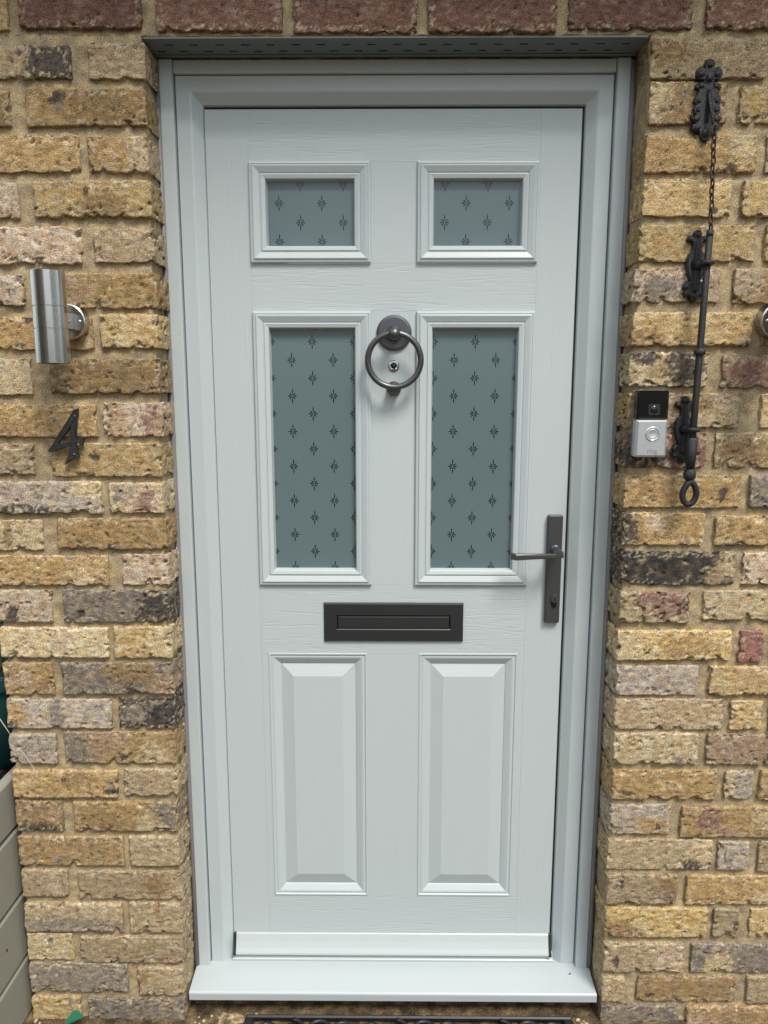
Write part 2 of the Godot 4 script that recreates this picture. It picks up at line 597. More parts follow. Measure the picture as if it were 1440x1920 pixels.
# ---------------------------------------------------------------- rough masonry
# A block whose front faces +z, with irregular edges, chips, pits and blotches of its own.
# ends: how far the left, right, bottom and top faces run back (m)
func rough_block(x0: float, x1: float, y0: float, y1: float, z: float, step: float, ends: Array, r: float, tone: String, spots: Array, sd: float, lean := 0.0) -> ArrayMesh:
	var W := x1 - x0
	var H := y1 - y0
	var ax := axis_list(W, step, ends[0], ends[1], r)
	var ay := axis_list(H, step, ends[2], ends[3], r)
	var nx := ax.size()
	var ny := ay.size()
	var T: Array = TONE[tone]
	var ca: Color = T[0]
	var cb: Color = T[1]
	var cc: Color = T[2]
	var share: float = T[3]
	var rough: float = T[4]
	var is_mortar := tone == "M"
	var V := PackedVector3Array()
	var C := PackedColorArray()
	V.resize(nx * ny)
	C.resize(nx * ny)
	var so := sd * 137.0
	# every brick was fired a little differently
	var tint := 1.0 if is_mortar else 0.80 + 0.32 * fmod(sd * 0.7548777, 1.0)
	var i := 0
	for b in ay:
		var yy: float = clamp(b, 0.0, H)
		var oy: float = max(-b, max(b - H, 0.0))
		for a in ax:
			var xx: float = clamp(a, 0.0, W)
			var dep: float = max(oy, max(-a, max(a - W, 0.0)))
			var ex: float = min(xx, W - xx)
			var ey: float = min(yy, H - yy)
			var dx: float = max(0.0, r - ex)
			var dy: float = max(0.0, r - ey)
			var dd := sqrt(dx * dx + dy * dy)
			var zr := r
			var px := xx
			var py := yy
			if dd < r:
				zr = r - sqrt(r * r - dd * dd)
			else:
				var f := (1.0 - r / dd)
				px += dx * f * (1.0 if xx < W * 0.5 else -1.0)
				py += dy * f * (1.0 if yy < H * 0.5 else -1.0)
			var p := Vector3(x0 + px, y0 + py, z - zr - dep)
			# noise is looked up in millimetres
			var q := Vector3(p.x * 1000.0 + so, p.y * 1000.0, p.z * 1000.0)
			var n1 := N1.get_noise_3dv(q)
			var n2 := N2.get_noise_3dv(q)
			var n3 := N3.get_noise_3dv(q)
			var n4 := N4.get_noise_3d(q.x * 0.35, q.y * 1.5, q.z + 300.0)
			var w1 := N1.get_noise_3d(q.y + 500.0, q.z, q.x)
			var amp := 0.0022 * (0.6 + 0.4 * rough)
			p.x += w1 * amp * 1.6 + n2 * amp * 0.5
			p.y += n1 * amp * 1.7 + n3 * amp * 0.5
			var e: float = min(ex, ey)
			if is_mortar:
				p.z += n1 * 0.0030 + n2 * 0.0018 + n3 * 0.0006
				p.x += lean * p.y
			else:
				p.z += n1 * 0.0011 + (n2 * 0.0005 + n3 * 0.0003) * rough
				# creases and flaws from the clay being thrown into the mould
				var an: float = abs(n4)
				if an < 0.035:
					p.z -= (0.035 - an) * 0.075 * rough
				if n3 > 0.30 and n1 + w1 > 0.16:
					p.z -= (n3 - 0.30) * 0.026 * rough
				# chipped arrises
				if e < 0.016:
					var ch: float = max(0.0, n2 * 0.6 + n1 * 0.7 - 0.16) * (1.0 - e / 0.016) * 0.022
					p.z -= ch
					p.y += ch * 0.75 * (1.0 if yy < H * 0.5 else -1.0) * (1.0 if ey < ex else 0.3)
					p.x += ch * 0.75 * (1.0 if xx < W * 0.5 else -1.0) * (1.0 if ex <= ey else 0.3)
			V[i] = p
			# colour of the clay: two bodies of clay, patches, burnt or pale spots
			var k1: float = clamp(0.5 + w1 * 2.2 + n2 * 0.35, 0.0, 1.0)
			var col := ca.lerp(cb, k1)
			var pm := n1 * 0.9 + n4 * 0.3 + n2 * 0.2 + (share - 0.5) * 0.9
			if pm > 0.0:
				col = col.lerp(cc, min(1.0, pm * 4.5) * 0.75)
			for s in spots:
				var su: float = (xx / W - s[1]) / s[3]
				var sv: float = (yy / H - s[2]) / s[4]
				var sdist := sqrt(su * su + sv * sv) + n2 * 0.75 + n1 * 0.4 + n3 * 0.3
				if sdist < 1.0:
					var tt: Array = TONE[s[0]]
					col = col.lerp((tt[0] as Color).lerp(tt[1], clamp(0.5 + n3 * 2.0, 0.0, 1.0)), clamp((1.0 - sdist) * 5.0, 0.0, 0.92))
			if not is_mortar and e < 0.012 and n2 + n3 * 0.6 > 0.16:
				# lime from the mortar left on the edges
				col = col.lerp(Color(0.56, 0.47, 0.31), clamp((n2 + n3 * 0.6 - 0.16) * 5.0, 0.0, 0.7))
			col *= 1.46 * tint
			if not is_mortar:
				col.b *= 1.12
				col.g *= 1.02
			col.a = 1.0
			C[i] = col
			i += 1
	# faces
	var Nn := PackedVector3Array()
	Nn.resize(nx * ny)
	var I := PackedInt32Array()
	for jy in ny - 1:
		var sy: bool = (ay[jy] < -1e-6 or ay[jy + 1] > H + 1e-6)
		for jx in nx - 1:
			var sx: bool = (ax[jx] < -1e-6 or ax[jx + 1] > W + 1e-6)
			if sx and sy:
				continue
			var v0 := jy * nx + jx
			var v1 := v0 + 1
			var v2 := v0 + nx + 1
			var v3 := v0 + nx
			var fn := (V[v2] - V[v0]).cross(V[v3] - V[v1])
			Nn[v0] += fn
			Nn[v1] += fn
			Nn[v2] += fn
			Nn[v3] += fn
			I.append(v0)
			I.append(v2)
			I.append(v1)
			I.append(v0)
			I.append(v3)
			I.append(v2)
	for k in Nn.size():
		Nn[k] = Nn[k].normalized() if Nn[k].length_squared() > 0.0 else Vector3(0, 0, 1)
	var arr := []
	arr.resize(Mesh.ARRAY_MAX)
	arr[Mesh.ARRAY_VERTEX] = V
	arr[Mesh.ARRAY_NORMAL] = Nn
	arr[Mesh.ARRAY_COLOR] = C
	arr[Mesh.ARRAY_INDEX] = I
	var me := ArrayMesh.new()
	me.add_surface_from_arrays(Mesh.PRIMITIVE_TRIANGLES, arr)
	return me

func axis_list(L: float, step: float, before: float, after: float, r: float) -> Array:
	var out := []
	var f := []
	if before > 0.0:
		var n := int(ceil(before / (step * 1.6)))
		for k in n:
			out.append(-before + before * k / n)
	var cnt := int(ceil((L - 2.0 * r) / step))
	out.append(0.0)
	out.append(r * 0.18)
	out.append(r * 0.5)
	for k in cnt + 1:
		out.append(r + (L - 2.0 * r) * k / cnt)
	out.append(L - r * 0.5)
	out.append(L - r * 0.18)
	out.append(L)
	if after > 0.0:
		var n := int(ceil(after / (step * 1.6)))
		for k in n:
			out.append(L + after * (k + 1) / n)
	return out

# ---------------------------------------------------------------- ground and wall
func structure(o: Node):
	o.set_meta("kind", "structure")

func build_ground():
	var st := begin(true)
	# one sheet, finer near the door
	var xs := []
	var zs := []
	for k in 61:
		xs.append(-1.5 + 0.05 * k)
	for k in 41:
		zs.append(-0.12 + 0.03 * k)
	xs = [-60.0, -12.0, -4.0] + xs + [4.0, 12.0, 60.0]
	zs = [-60.0, -12.0, -3.0, -1.0] + zs + [2.0, 4.0, 12.0, 60.0]
	for i in xs.size() - 1:
		for j in zs.size() - 1:
			var q := []
			for e in [[i, j + 1], [i + 1, j + 1], [i + 1, j], [i, j]]:
				var x: float = xs[e[0]]
				var z: float = zs[e[1]]
				q.append(Vector3(x, (N1.get_noise_2d(x * 500.0, z * 500.0)) * 0.004, z))
			quad(st, q[0], q[1], q[2], q[3])
	var g := put("ground", done(st), M.ground, self)
	structure(g)
	g.set_meta("label", "brown earthy concrete ground in front of the doorstep")
	# the concrete base below the door sill
	var b := put("doorstep_base", box_mesh(Vector3(-0.444, -0.05, -0.16), Vector3(0.446, 0.038, -0.045), 0.004), M.ground, self)
	structure(b)

func build_wall():
	var w := thing("brick_wall", "yellow stock brick wall with a course of red-brown bricks over the doorway", "wall")
	var zb := 0.105
	# mortar
	var sp := []
	put("mortar", rough_block(-0.785, -0.4540, -0.03, 1.985, -0.0080, 0.005, [0.10, 0.094, 0.0, 0.0], 0.004, "M", sp, 1.0, 0.0034), M.mortar, w)
	put("mortar", rough_block(0.4550, 0.995, -0.03, 1.985, -0.0080, 0.005, [0.094, 0.0, 0.0, 0.0], 0.004, "M", sp, 2.0, -0.0022), M.mortar, w)
	put("mortar", rough_block(-0.781, 0.992, 1.9775, 2.50, -0.0090, 0.006, [0.10, 0.0, 0.09, 0.05], 0.004, "M", sp, 3.0), M.mortar, w)
	# the inner leaf of the wall, behind
	var st := begin()
	cbox(st, Vector3(-0.78, -0.03, -0.26), Vector3(-0.43, 2.52, -0.101), 0.001)
	cbox(st, Vector3(0.43, -0.03, -0.26), Vector3(0.992, 2.52, -0.101), 0.001)
	cbox(st, Vector3(-0.43, 1.99, -0.26), Vector3(0.43, 2.52, -0.101), 0.001)
	put("inner_leaf", done(st), M.render, w)
	put("flank", box_mesh(Vector3(-0.776, -0.03, -3.4), Vector3(-0.64, 2.52, -0.262), 0.003), M.brown_render, w)
	var k := 0
	for row in BRICKS:
		var f: PackedStringArray = row.split(" ")
		var x0 := f[1].to_float() * 0.001
		var x1 := f[2].to_float() * 0.001
		var y0 := f[3].to_float() * 0.001
		var y1 := f[4].to_float() * 0.001
		var parts := f[5].split("/")
		var spots := []
		for s in parts.slice(1):
			var v := s.split(",")
			spots.append([v[0], v[1].to_float() * 0.01, v[2].to_float() * 0.01, v[3].to_float() * 0.01, v[4].to_float() * 0.01])
		var plain := not (parts[0] in ["d", "D", "R", "r", "m"])
		if plain and rng.randf() < 0.50:
			spots.append(["d" if rng.randf() < 0.6 else "g", rng.randf(), rng.randf(), rng.randf_range(0.015, 0.06), rng.randf_range(0.06, 0.22)])
		if plain and rng.randf() < 0.45:
			spots.append(["d", rng.randf(), rng.randf_range(0.0, 0.3), rng.randf_range(0.03, 0.12), rng.randf_range(0.05, 0.14)])
		if plain and rng.randf() < 0.38:
			spots.append(["p" if rng.randf() < 0.6 else "w", rng.randf(), rng.randf(), rng.randf_range(0.10, 0.28), rng.randf_range(0.3, 0.7)])
		if plain and rng.randf() < 0.38:
			spots.append(["b" if rng.randf() < 0.6 else "k", rng.randf(), rng.randf(), rng.randf_range(0.10, 0.30), rng.randf_range(0.3, 0.7)])
		var back := 0.022
		var el := back
		var er := back
		var eb := back
		if f[0] == "L":
			if x0 < -0.78:
				el = 0.10
			if x1 > -0.46:
				er = 0.097
		elif f[0] == "R":
			if x0 < 0.47:
				el = 0.097
		else:
			if x0 < -0.78:
				el = 0.10
			eb = 0.05
		k += 1
		var h := fmod(k * 0.618034, 1.0)
		add_brick(w, x0, x1, y0, y1, (h - 0.5) * 0.004, [el, er, eb, back], 0.0022 + 0.0016 * h, parts[0], spots, k)
	# three more courses above the opening
	for c in 5:
		var y := 2.061 + 0.0765 * c
		var x := -0.788
		var half := c % 2 == 0
		while x < 0.96:
			var len := 0.105 if half else 0.227
			half = false
			var xe: float = min(x + len, 0.995)
			k += 1
			add_brick(w, x, xe, y, y + 0.065, 0.0, [0.10 if x < -0.78 else 0.022, 0.022, 0.022, 0.022], 0.0045, "mnbmb"[k % 5], [], k)
			x = xe + 0.011

func add_brick(w: Node, x0: float, x1: float, y0: float, y1: float, z: float, ends: Array, r: float, tone: String, spots: Array, k: int):
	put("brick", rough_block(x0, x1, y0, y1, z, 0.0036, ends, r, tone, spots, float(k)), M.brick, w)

func build_lintel():
	var t := thing("steel_lintel", "grey perforated steel lintel plate across the top of the door opening", "lintel")
	put("plate", box_mesh(Vector3(-0.4440, 1.9735, -0.078), Vector3(0.4460, 1.9770, -0.006), 0.0008), M.lintel, t)
	put("lip", box_mesh(Vector3(-0.4440, 1.9715, -0.0795), Vector3(0.4460, 1.9733, -0.070), 0.0006), M.lintel, t)
	var sm := box_mesh(Vector3(-0.0075, -0.0006, -0.0012), Vector3(0.0075, 0.0006, 0.0012), 0.0004)
	for i in 19:
		put("slot", sm, M.hole, t, Vector3(-0.405 + 0.0455 * i, 1.9731, -0.030))
		put("slot", sm, M.hole, t, Vector3(-0.385 + 0.0455 * i if i < 18 else -0.4255, 1.9731, -0.056))

# ---------------------------------------------------------------- door frame
func build_door_frame():
	var t := thing("door_frame", "pale grey door frame with bevelled jambs and a projecting sill", "door frame")
	var zt := -0.078      # face of the cover trims
	var zf := -0.090      # face of the frame
	# cover trims at either side and across the head
	for s in [-1.0, 1.0]:
		var xa: float = s * 0.4405
		var xb: float = s * 0.4150
		put("cover_trim", box_mesh(Vector3(min(xa, xb), 0.066, -0.14), Vector3(max(xa, xb), 1.9705, zt), 0.002), M.frame, t)
		put("sealant", tube_mesh([Vector3(s * 0.4455, 0.05, -0.082), Vector3(s * 0.4445, 0.5, -0.083), Vector3(s * 0.4455, 1.0, -0.082), Vector3(s * 0.4448, 1.5, -0.083), Vector3(s * 0.4450, 1.965, -0.082)], 0.0058, 10), M.sealant, t)
	put("head_trim", box_mesh(Vector3(-0.4145, 1.9465, -0.14), Vector3(0.4145, 1.9700, zt - 0.004), 0.002), M.frame, t)
	# jambs and head: a flat face, then a bevel falling to the rebate, mitred at the corners
	var names := ["", "jamb", "frame_head", "jamb"]
	var prof := [Vector2(0.0, -0.14), Vector2(0.0, zf - 0.002), Vector2(0.0015, zf), Vector2(0.0270, zf), Vector2(0.0300, zf - 0.0008), Vector2(0.0440, zf - 0.0125), Vector2(0.0470, zf - 0.0145), Vector2(0.0490, zf - 0.0180), Vector2(0.0495, -0.14)]
	for k in [1, 2, 3]:
		var st := begin()
		mitred(st, -0.4135, 0.4135, 0.074 - 0.0495, 1.9455, prof, 1 << k)
		put(names[k], done(st), M.frame, t)
	# dark seal in the gap round the leaf
	for s in [-1.0, 1.0]:
		put("gasket", box_mesh(Vector3(s * 0.3640 - 0.0048, 0.09, -0.13), Vector3(s * 0.3640 + 0.0040, 1.894, -0.1130), 0.0004), M.gasket, t)
	put("gasket", box_mesh(Vector3(-0.3675, 1.8905, -0.13), Vector3(0.3675, 1.8985, -0.1130), 0.0004), M.gasket, t)
	# sill with a rounded nose
	var pr := []
	pr.append(Vector2(0.0405, -0.15))
	pr.append(Vector2(0.0400, -0.0120))
	for a in 7:
		var an := deg_to_rad(-90.0 + 90.0 * a / 6)
		pr.append(Vector2(0.0425 + sin(an) * 0.0025, -0.0110 + cos(an) * 0.0025 - 0.0005))
	for a in 9:
		var an := deg_to_rad(90.0 * a / 8)
		pr.append(Vector2(0.0560 + sin(an) * 0.0055, -0.0140 + cos(an) * 0.0055))
	pr.append(Vector2(0.0690, -0.090))
	pr.append(Vector2(0.0700, -0.150))
	pr.reverse()
	var st2 := begin()
	sweep_x(st2, pr, -0.4452, 0.4452)
	put("sill", done(st2), M.sill, t)
	# threshold under the leaf
	var th := []
	for v in [Vector2(0.0695, -0.15), Vector2(0.0692, -0.0915), Vector2(0.0745, -0.0905), Vector2(0.0760, -0.0925), Vector2(0.0770, -0.0960), Vector2(0.0862, -0.1010), Vector2(0.0880, -0.1035), Vector2(0.0880, -0.15)]:
		th.append(v)
	th.reverse()
	st2 = begin()
	sweep_x(st2, th, -0.3660, 0.3660)
	put("threshold", done(st2), M.weather, t)

# ---------------------------------------------------------------- door
const ZL := -0.105

func panel_strip(lo: Vector2, hi: Vector2) -> ArrayMesh:
	return box_mesh(Vector3(lo.x, lo.y, -0.15), Vector3(hi.x, hi.y, ZL), 0.00002)

func build_door():
	var t := thing("front_door", "pale grey six-panel front door with frosted star-patterned glass", "door", Vector3(0, 0, 0))
	var X := 0.3632
	var y0 := 0.0915
	var y1 := 1.8905
	# stiles and rails of the skin
	put("stile", panel_strip(Vector2(-X, y0), Vector2(-0.2815, y1)), M.stile, t)
	put("stile", panel_strip(Vector2(0.2815, y0), Vector2(0.3590, y1)), M.stile, t)
	put("muntin", panel_strip(Vector2(-0.0465, 1.608), Vector2(0.0465, 1.796)), M.stile, t)
	put("muntin", panel_strip(Vector2(-0.0465, 0.955), Vector2(0.0465, 1.515)), M.stile, t)
	put("muntin", panel_strip(Vector2(-0.0565, 0.2285), Vector2(0.0565, 0.8025)), M.stile, t)
	put("rail", panel_strip(Vector2(-0.2813, 1.7962), Vector2(0.2813, y1)), M.rail, t)
	put("rail", panel_strip(Vector2(-0.2813, 1.5152), Vector2(0.2813, 1.6078)), M.rail, t)
	put("rail", panel_strip(Vector2(-0.2813, 0.8027), Vector2(0.2813, 0.9548)), M.rail, t)
	put("rail", panel_strip(Vector2(-0.2813, y0), Vector2(0.2813, 0.2283)), M.rail, t)
	put("stile", panel_strip(Vector2(-0.2813, 0.2285), Vector2(-0.2670, 0.8025)), M.stile, t)
	put("stile", panel_strip(Vector2(0.2670, 0.2285), Vector2(0.2813, 0.8025)), M.stile, t)
	# glazed panels
	var zg := ZL - 0.010
	var cp := []
	for v in [[0, 0], [0.3, 5.5], [1.2, 6.8], [4.2, 7.6], [5.0, 6.6], [6.0, 6.6], [6.6, 8.6], [8.2, 9.4], [10.0, 9.0], [19.5, 5.4], [20.3, 4.0], [22.0, 4.0], [22.6, 5.4], [24.0, 5.8], [30.5, 4.2], [31.6, 3.2], [33.8, -8.5], [34.2, -11.0]]:
		cp.append(Vector2(v[0] * 0.001, ZL + v[1] * 0.001))
	var star := star_mesh()
	for s in [-1.0, 1.0]:
		for row in [[1.608, 1.7958, 1.7220, s * 0.1415], [0.9550, 1.5150, 1.4568, s * 0.1645]]:
			var xa: float = s * 0.0452
			var xb: float = s * 0.2810
			var l: float = min(xa, xb)
			var r: float = max(xa, xb)
			var st := begin()
			mitred(st, l, r, row[0], row[1], cp)
			put("glazing_bead", done(st), M.moulding, t)
			var g := put("glass_pane", box_mesh(Vector3(l + 0.026, row[0] + 0.026, zg - 0.02), Vector3(r - 0.026, row[1] - 0.026, zg), 0.0005), M.glass, t)
			# clear stars left in the frosting, in a half-drop repeat
			for a in range(-6, 7):
				for b in range(-14, 11):
					var p := Vector2(float(row[3]) + 0.0840 * a + (0.0420 if b % 2 != 0 else 0.0), float(row[2]) + 0.0360 * b)
					if p.x > l + 0.028 and p.x < r - 0.028 and p.y > row[0] + 0.026 and p.y < row[1] - 0.026:
						put("star", star, M.clear, g, Vector3(p.x, p.y, zg))
	# raised and fielded lower panels
	var rp := []
	for v in [[0, 0], [0.4, 1.6], [2.6, 1.9], [4.2, 0.6], [5.0, -0.6], [6.4, -0.4], [9.0, 0.0], [12.0, -0.8], [23.5, -6.6], [24.6, -8.2], [26.2, -8.2], [50.5, -0.6], [52.5, 0.0]]:
		rp.append(Vector2(v[0] * 0.001, ZL + v[1] * 0.001))
	for s in [-1.0, 1.0]:
		var xa: float = s * 0.0562
		var xb: float = s * 0.2672
		var l: float = min(xa, xb)
		var r: float = max(xa, xb)
		var st := begin()
		mitred(st, l, r, 0.2280, 0.8030, rp)
		var p := put("raised_panel", done(st), M.moulding, t)
		var q := begin()
		quad(q, Vector3(l + 0.0525, 0.2805, ZL), Vector3(r - 0.0525, 0.2805, ZL), Vector3(r - 0.0525, 0.7505, ZL), Vector3(l + 0.0525, 0.7505, ZL))
		put("field", done(q), M.stile, p)
	# weather bar along the foot
	var wb := []
	for v in [Vector2(0.1320, ZL - 0.001), Vector2(0.1325, ZL + 0.0012), Vector2(0.1310, ZL + 0.0030), Vector2(0.1150, ZL + 0.0075), Vector2(0.1020, ZL + 0.0120), Vector2(0.0925, ZL + 0.0165), Vector2(0.0885, ZL + 0.0172), Vector2(0.0872, ZL + 0.0160), Vector2(0.0872, ZL - 0.001)]:
		wb.append(v)
	var st3 := begin()
	sweep_x(st3, wb, -0.3574, 0.3560)
	var bar := put("weather_bar", done(st3), M.weather, t)
	for s in [-1.0, 1.0]:
		var e := []
		for v in wb:
			e.append(Vector2(0.108 + (v.x - 0.108) * 1.05, ZL + (v.y - ZL) * 1.12))
		st3 = begin()
		var xe: float = -0.3634 if s < 0 else 0.3560
		sweep_x(st3, e, xe, xe + 0.0060)
		put("end_cap", done(st3), M.gasket, bar)
	build_letter_plate(t)
	build_knocker(t)
	build_handle(t)

func star_mesh() -> ArrayMesh:
	var st := begin()
	# long petals up and down, shorter ones round about; a thin clear shape in the frosted face
	for k in 8:
		var an := TAU * k / 8.0
		var d := Vector2(sin(an), cos(an))
		var n := Vector2(d.y, -d.x)
		var r0 := 0.0010
		var r1 := 0.0162 if k % 4 == 0 else (0.0098 if k % 2 == 0 else 0.0088)
		var wd := 0.0013 if k % 4 == 0 else 0.0015
		if k % 4 == 0:
			r0 = 0.0006
		var pts := [d * r0, d * lerp(r0, r1, 0.6) - n * wd, d * r1, d * lerp(r0, r1, 0.6) + n * wd]
		plate(st, pts, -0.0004, 0.0004, 0.0001)
	return done(st)

func build_letter_plate(t: Node):
	var z := ZL
	var st := begin()
	mitred(st, -0.1470, 0.1490, 0.8310, 0.9160, [Vector2(0, z), Vector2(0, z + 0.0030), Vector2(0.0028, z + 0.0060), Vector2(0.0262, z + 0.0060), Vector2(0.0280, z + 0.0045), Vector2(0.0282, z + 0.0002)])
	var p := put("letter_plate", done(st), M.black_metal, t)
	var st2 := begin()
	cbox(st2, Vector3(-0.1170, 0.8608, z), Vector3(0.1190, 0.8860, z + 0.0054), 0.0008)
	put("flap", done(st2), M.black_metal, p)
	put("opening", box_mesh(Vector3(-0.1190, 0.8590, z), Vector3(0.1210, 0.8880, z + 0.0006), 0.0002), M.hole, p)

func build_knocker(t: Node):
	var c := Vector3(0.0008, 1.4735, ZL)
	var st := begin(false)
	lathe(st, c, Vector3(0, 0, 1), [Vector2(0.0352, 0.0), Vector2(0.0352, 0.0030), Vector2(0.0340, 0.0052), Vector2(0.0300, 0.0062), Vector2(0.0, 0.0066)], 56)
	var kn := put("door_knocker", done(st), M.pewter, t)
	put("boss", lathe_mesh(c + Vector3(0, 0.000, 0.0060), Vector3(0, 0, 1), [Vector2(0.0145, 0.0), Vector2(0.0142, 0.006), Vector2(0.0125, 0.012), Vector2(0.0105, 0.016), Vector2(0.0098, 0.024), Vector2(0.0, 0.024)], 36, true), M.pewter, kn)
	var b := c + Vector3(0, -0.004, 0.040)
	var prof := []
	for i in 15:
		var a := PI * i / 14
		prof.append(Vector2(sin(a) * 0.0122, -cos(a) * 0.0122))
	put("ball", lathe_mesh(b, Vector3(0, 0, 1), prof, 32, true), M.pewter, kn)
	var path := []
	var R := 0.0520
	for i in 96:
		var a := TAU * i / 96
		path.append(Vector3(b.x + 0.0004 + sin(a) * R, b.y - R + 0.0015 + cos(a) * R, b.z - 0.002 - (1.0 - cos(a)) * 0.0025))
	put("ring", tube_mesh(path, 0.0060, 20, true), M.pewter, kn)
	var s := Vector3(0.0008, 1.3640, ZL)
	put("striker", lathe_mesh(s, Vector3(0, 0, 1), [Vector2(0.0145, 0.0), Vector2(0.0145, 0.004), Vector2(0.0130, 0.006), Vector2(0.0118, 0.009), Vector2(0.0128, 0.018), Vector2(0.0132, 0.023), Vector2(0.0110, 0.026), Vector2(0.0, 0.027)], 36), M.pewter, kn)
	# spyhole
	var v := Vector3(0.0002, 1.4085, ZL)
	var sp := put("spyhole", lathe_mesh(v, Vector3(0, 0, 1), [Vector2(0.0116, 0.0), Vector2(0.0114, 0.0016), Vector2(0.0096, 0.0032), Vector2(0.0076, 0.0034), Vector2(0.0056, 0.0020), Vector2(0.0050, 0.0005)], 36), M.chrome, t)
	var lp := []
	for i in 9:
		var a := PI * 0.5 * i / 8
		lp.append(Vector2(cos(a) * 0.0052, sin(a) * 0.0028 + 0.0008))
	put("lens", lathe_mesh(v, Vector3(0, 0, 1), lp, 28, true), M.lens, sp)

func build_handle(t: Node):
	var st := begin()
	plate(st, rounded_rect(0.3352, 0.9905, 0.0310, 0.2310, 0.0035), ZL, ZL + 0.0120, 0.0022)
	var h := put("door_handle", done(st), M.pewter, t)
	put("neck", lathe_mesh(Vector3(0.3365, 1.0340, ZL + 0.012), Vector3(0, 0, 1), [Vector2(0.0100, 0.0), Vector2(0.0100, 0.004), Vector2(0.0078, 0.006), Vector2(0.0078, 0.044), Vector2(0.0066, 0.0465), Vector2(0.0, 0.0468)], 28), M.pewter, h)
	# lever: a bar that thickens towards its end
	var st2 := begin()
	var z0 := ZL + 0.046
	var z1 := ZL + 0.0585
	var xs := [0.3440, 0.3320, 0.2900, 0.2480, 0.2400]
	var hh := [0.0040, 0.0044, 0.0052, 0.0066, 0.0066]
	var zo := [0.0, 0.0, 0.0, 0.0, -0.010]
	var rings := []
	for i in xs.size():
		var yc: float = 1.0300 - (0.3440 - xs[i]) * 0.030
		var ring := []
		var zc: float = (z0 + z1) * 0.5 + zo[i]
		for k in 8:
			var sgy := [1, 1, 0.6, -0.6, -1, -1, -0.6, 0.6]
			var sgz := [-0.6, 0.6, 1, 1, 0.6, -0.6, -1, -1]
			ring.append(Vector3(xs[i], yc + sgy[k] * hh[i], zc + sgz[k] * 0.0062))
		rings.append(ring)
	for i in rings.size() - 1:
		for k in 8:
			var m := (k + 1) % 8
			quad(st2, rings[i][k], rings[i][m], rings[i + 1][m], rings[i + 1][k])
	for k in range(1, 7):
		tri(st2, rings[0][0], rings[0][k + 1], rings[0][k])
		tri(st2, rings[4][0], rings[4][k], rings[4][k + 1])
	put("lever", done(st2), M.pewter, h)
	# lock cylinder
	var c := Vector3(0.3385, 0.9290, ZL + 0.012)
	var lk := put("lock_cylinder", lathe_mesh(c, Vector3(0, 0, 1), [Vector2(0.0088, -0.001), Vector2(0.0088, 0.003), Vector2(0.0082, 0.0042), Vector2(0.0, 0.0045)], 28), M.pewter, h)
	var st3 := begin()
	plate(st3, rounded_rect(c.x - 0.0005, c.y - 0.0115, 0.0100, 0.0165, 0.0048), c.z - 0.002, c.z + 0.0035, 0.0008)
	put("lock_body", done(st3), M.gloss_black, h)
	put("keyhole", box_mesh(c + Vector3(-0.0008, -0.0048, 0.0040), c + Vector3(0.0008, 0.0048, 0.0050), 0.0002), M.hole, lk)

# ---------------------------------------------------------------- things on the wall
func build_wall_lights():
	var t := thing("wall_light", "brushed steel up-and-down wall light above the black number four", "wall light", Vector3(-0.6010, 1.4860, 0.0), "steel wall lights beside the door")
	var cap := []
	put("back_plate", lathe_mesh(Vector3(0, 0, -0.006), Vector3(0, 0, 1), [Vector2(0.0325, 0.0), Vector2(0.0325, 0.0225), Vector2(0.0318, 0.0245), Vector2(0.0300, 0.0256), Vector2(0.0, 0.0260)], 56), M.steel, t)
	put("rim", lathe_mesh(Vector3(0, 0, 0.0165), Vector3(0, 0, 1), [Vector2(0.0322, 0.0), Vector2(0.0326, 0.0010), Vector2(0.0322, 0.0022), Vector2(0.0312, 0.0024)], 56, true), M.steel_edge, t)
	for s in [-1.0, 1.0]:
		put("screw", lathe_mesh(Vector3(0.0225 * s, 0.0, 0.0195), Vector3(0, 0, 1), [Vector2(0.0030, 0.0), Vector2(0.0028, 0.0014), Vector2(0.0016, 0.0024), Vector2(0.0, 0.0026)], 16, true), M.steel_edge, t)
	put("arm", box_mesh(Vector3(-0.012, -0.016, 0.019), Vector3(0.012, 0.016, 0.066), 0.002), M.steel, t)
	# the tube in three lengths with a fine line between them
	var z := 0.0905
	var r := 0.0285
	var parts := [[-0.0775, -0.0190], [-0.0182, 0.0190], [0.0198, 0.0795]]
	for p in parts:
		var h: float = p[1] - p[0]
		put("body", lathe_mesh(Vector3(0, p[0], z), Vector3(0, 1, 0), [Vector2(r - 0.0015, 0.0), Vector2(r - 0.0006, 0.0), Vector2(r, 0.0006), Vector2(r, h - 0.0006), Vector2(r - 0.0006, h), Vector2(r - 0.0015, h)], 72), M.steel, t)
	put("body_core", lathe_mesh(Vector3(0, -0.0740, z), Vector3(0, 1, 0), [Vector2(0, 0), Vector2(r - 0.0014, 0.0), Vector2(r - 0.0014, 0.149), Vector2(0, 0.149)], 48), M.steel_edge, t)
	for s in [-1.0, 1.0]:
		put("lens", lathe_mesh(Vector3(0, -0.0752 if s < 0 else 0.0752, z), Vector3(0, s, 0), [Vector2(r - 0.0016, 0.0), Vector2(0.018, 0.001), Vector2(0.0, 0.0014)], 40), M.lens_grey, t)
	var c := t.duplicate()
	c.name = "wall_light_001"
	add_child(c, true)
	c.position = Vector3(0.7045, 1.4870, 0.0)
	tag(c, "brushed steel wall light to the right of the iron bell pull", "wall light", "steel wall lights beside the door")

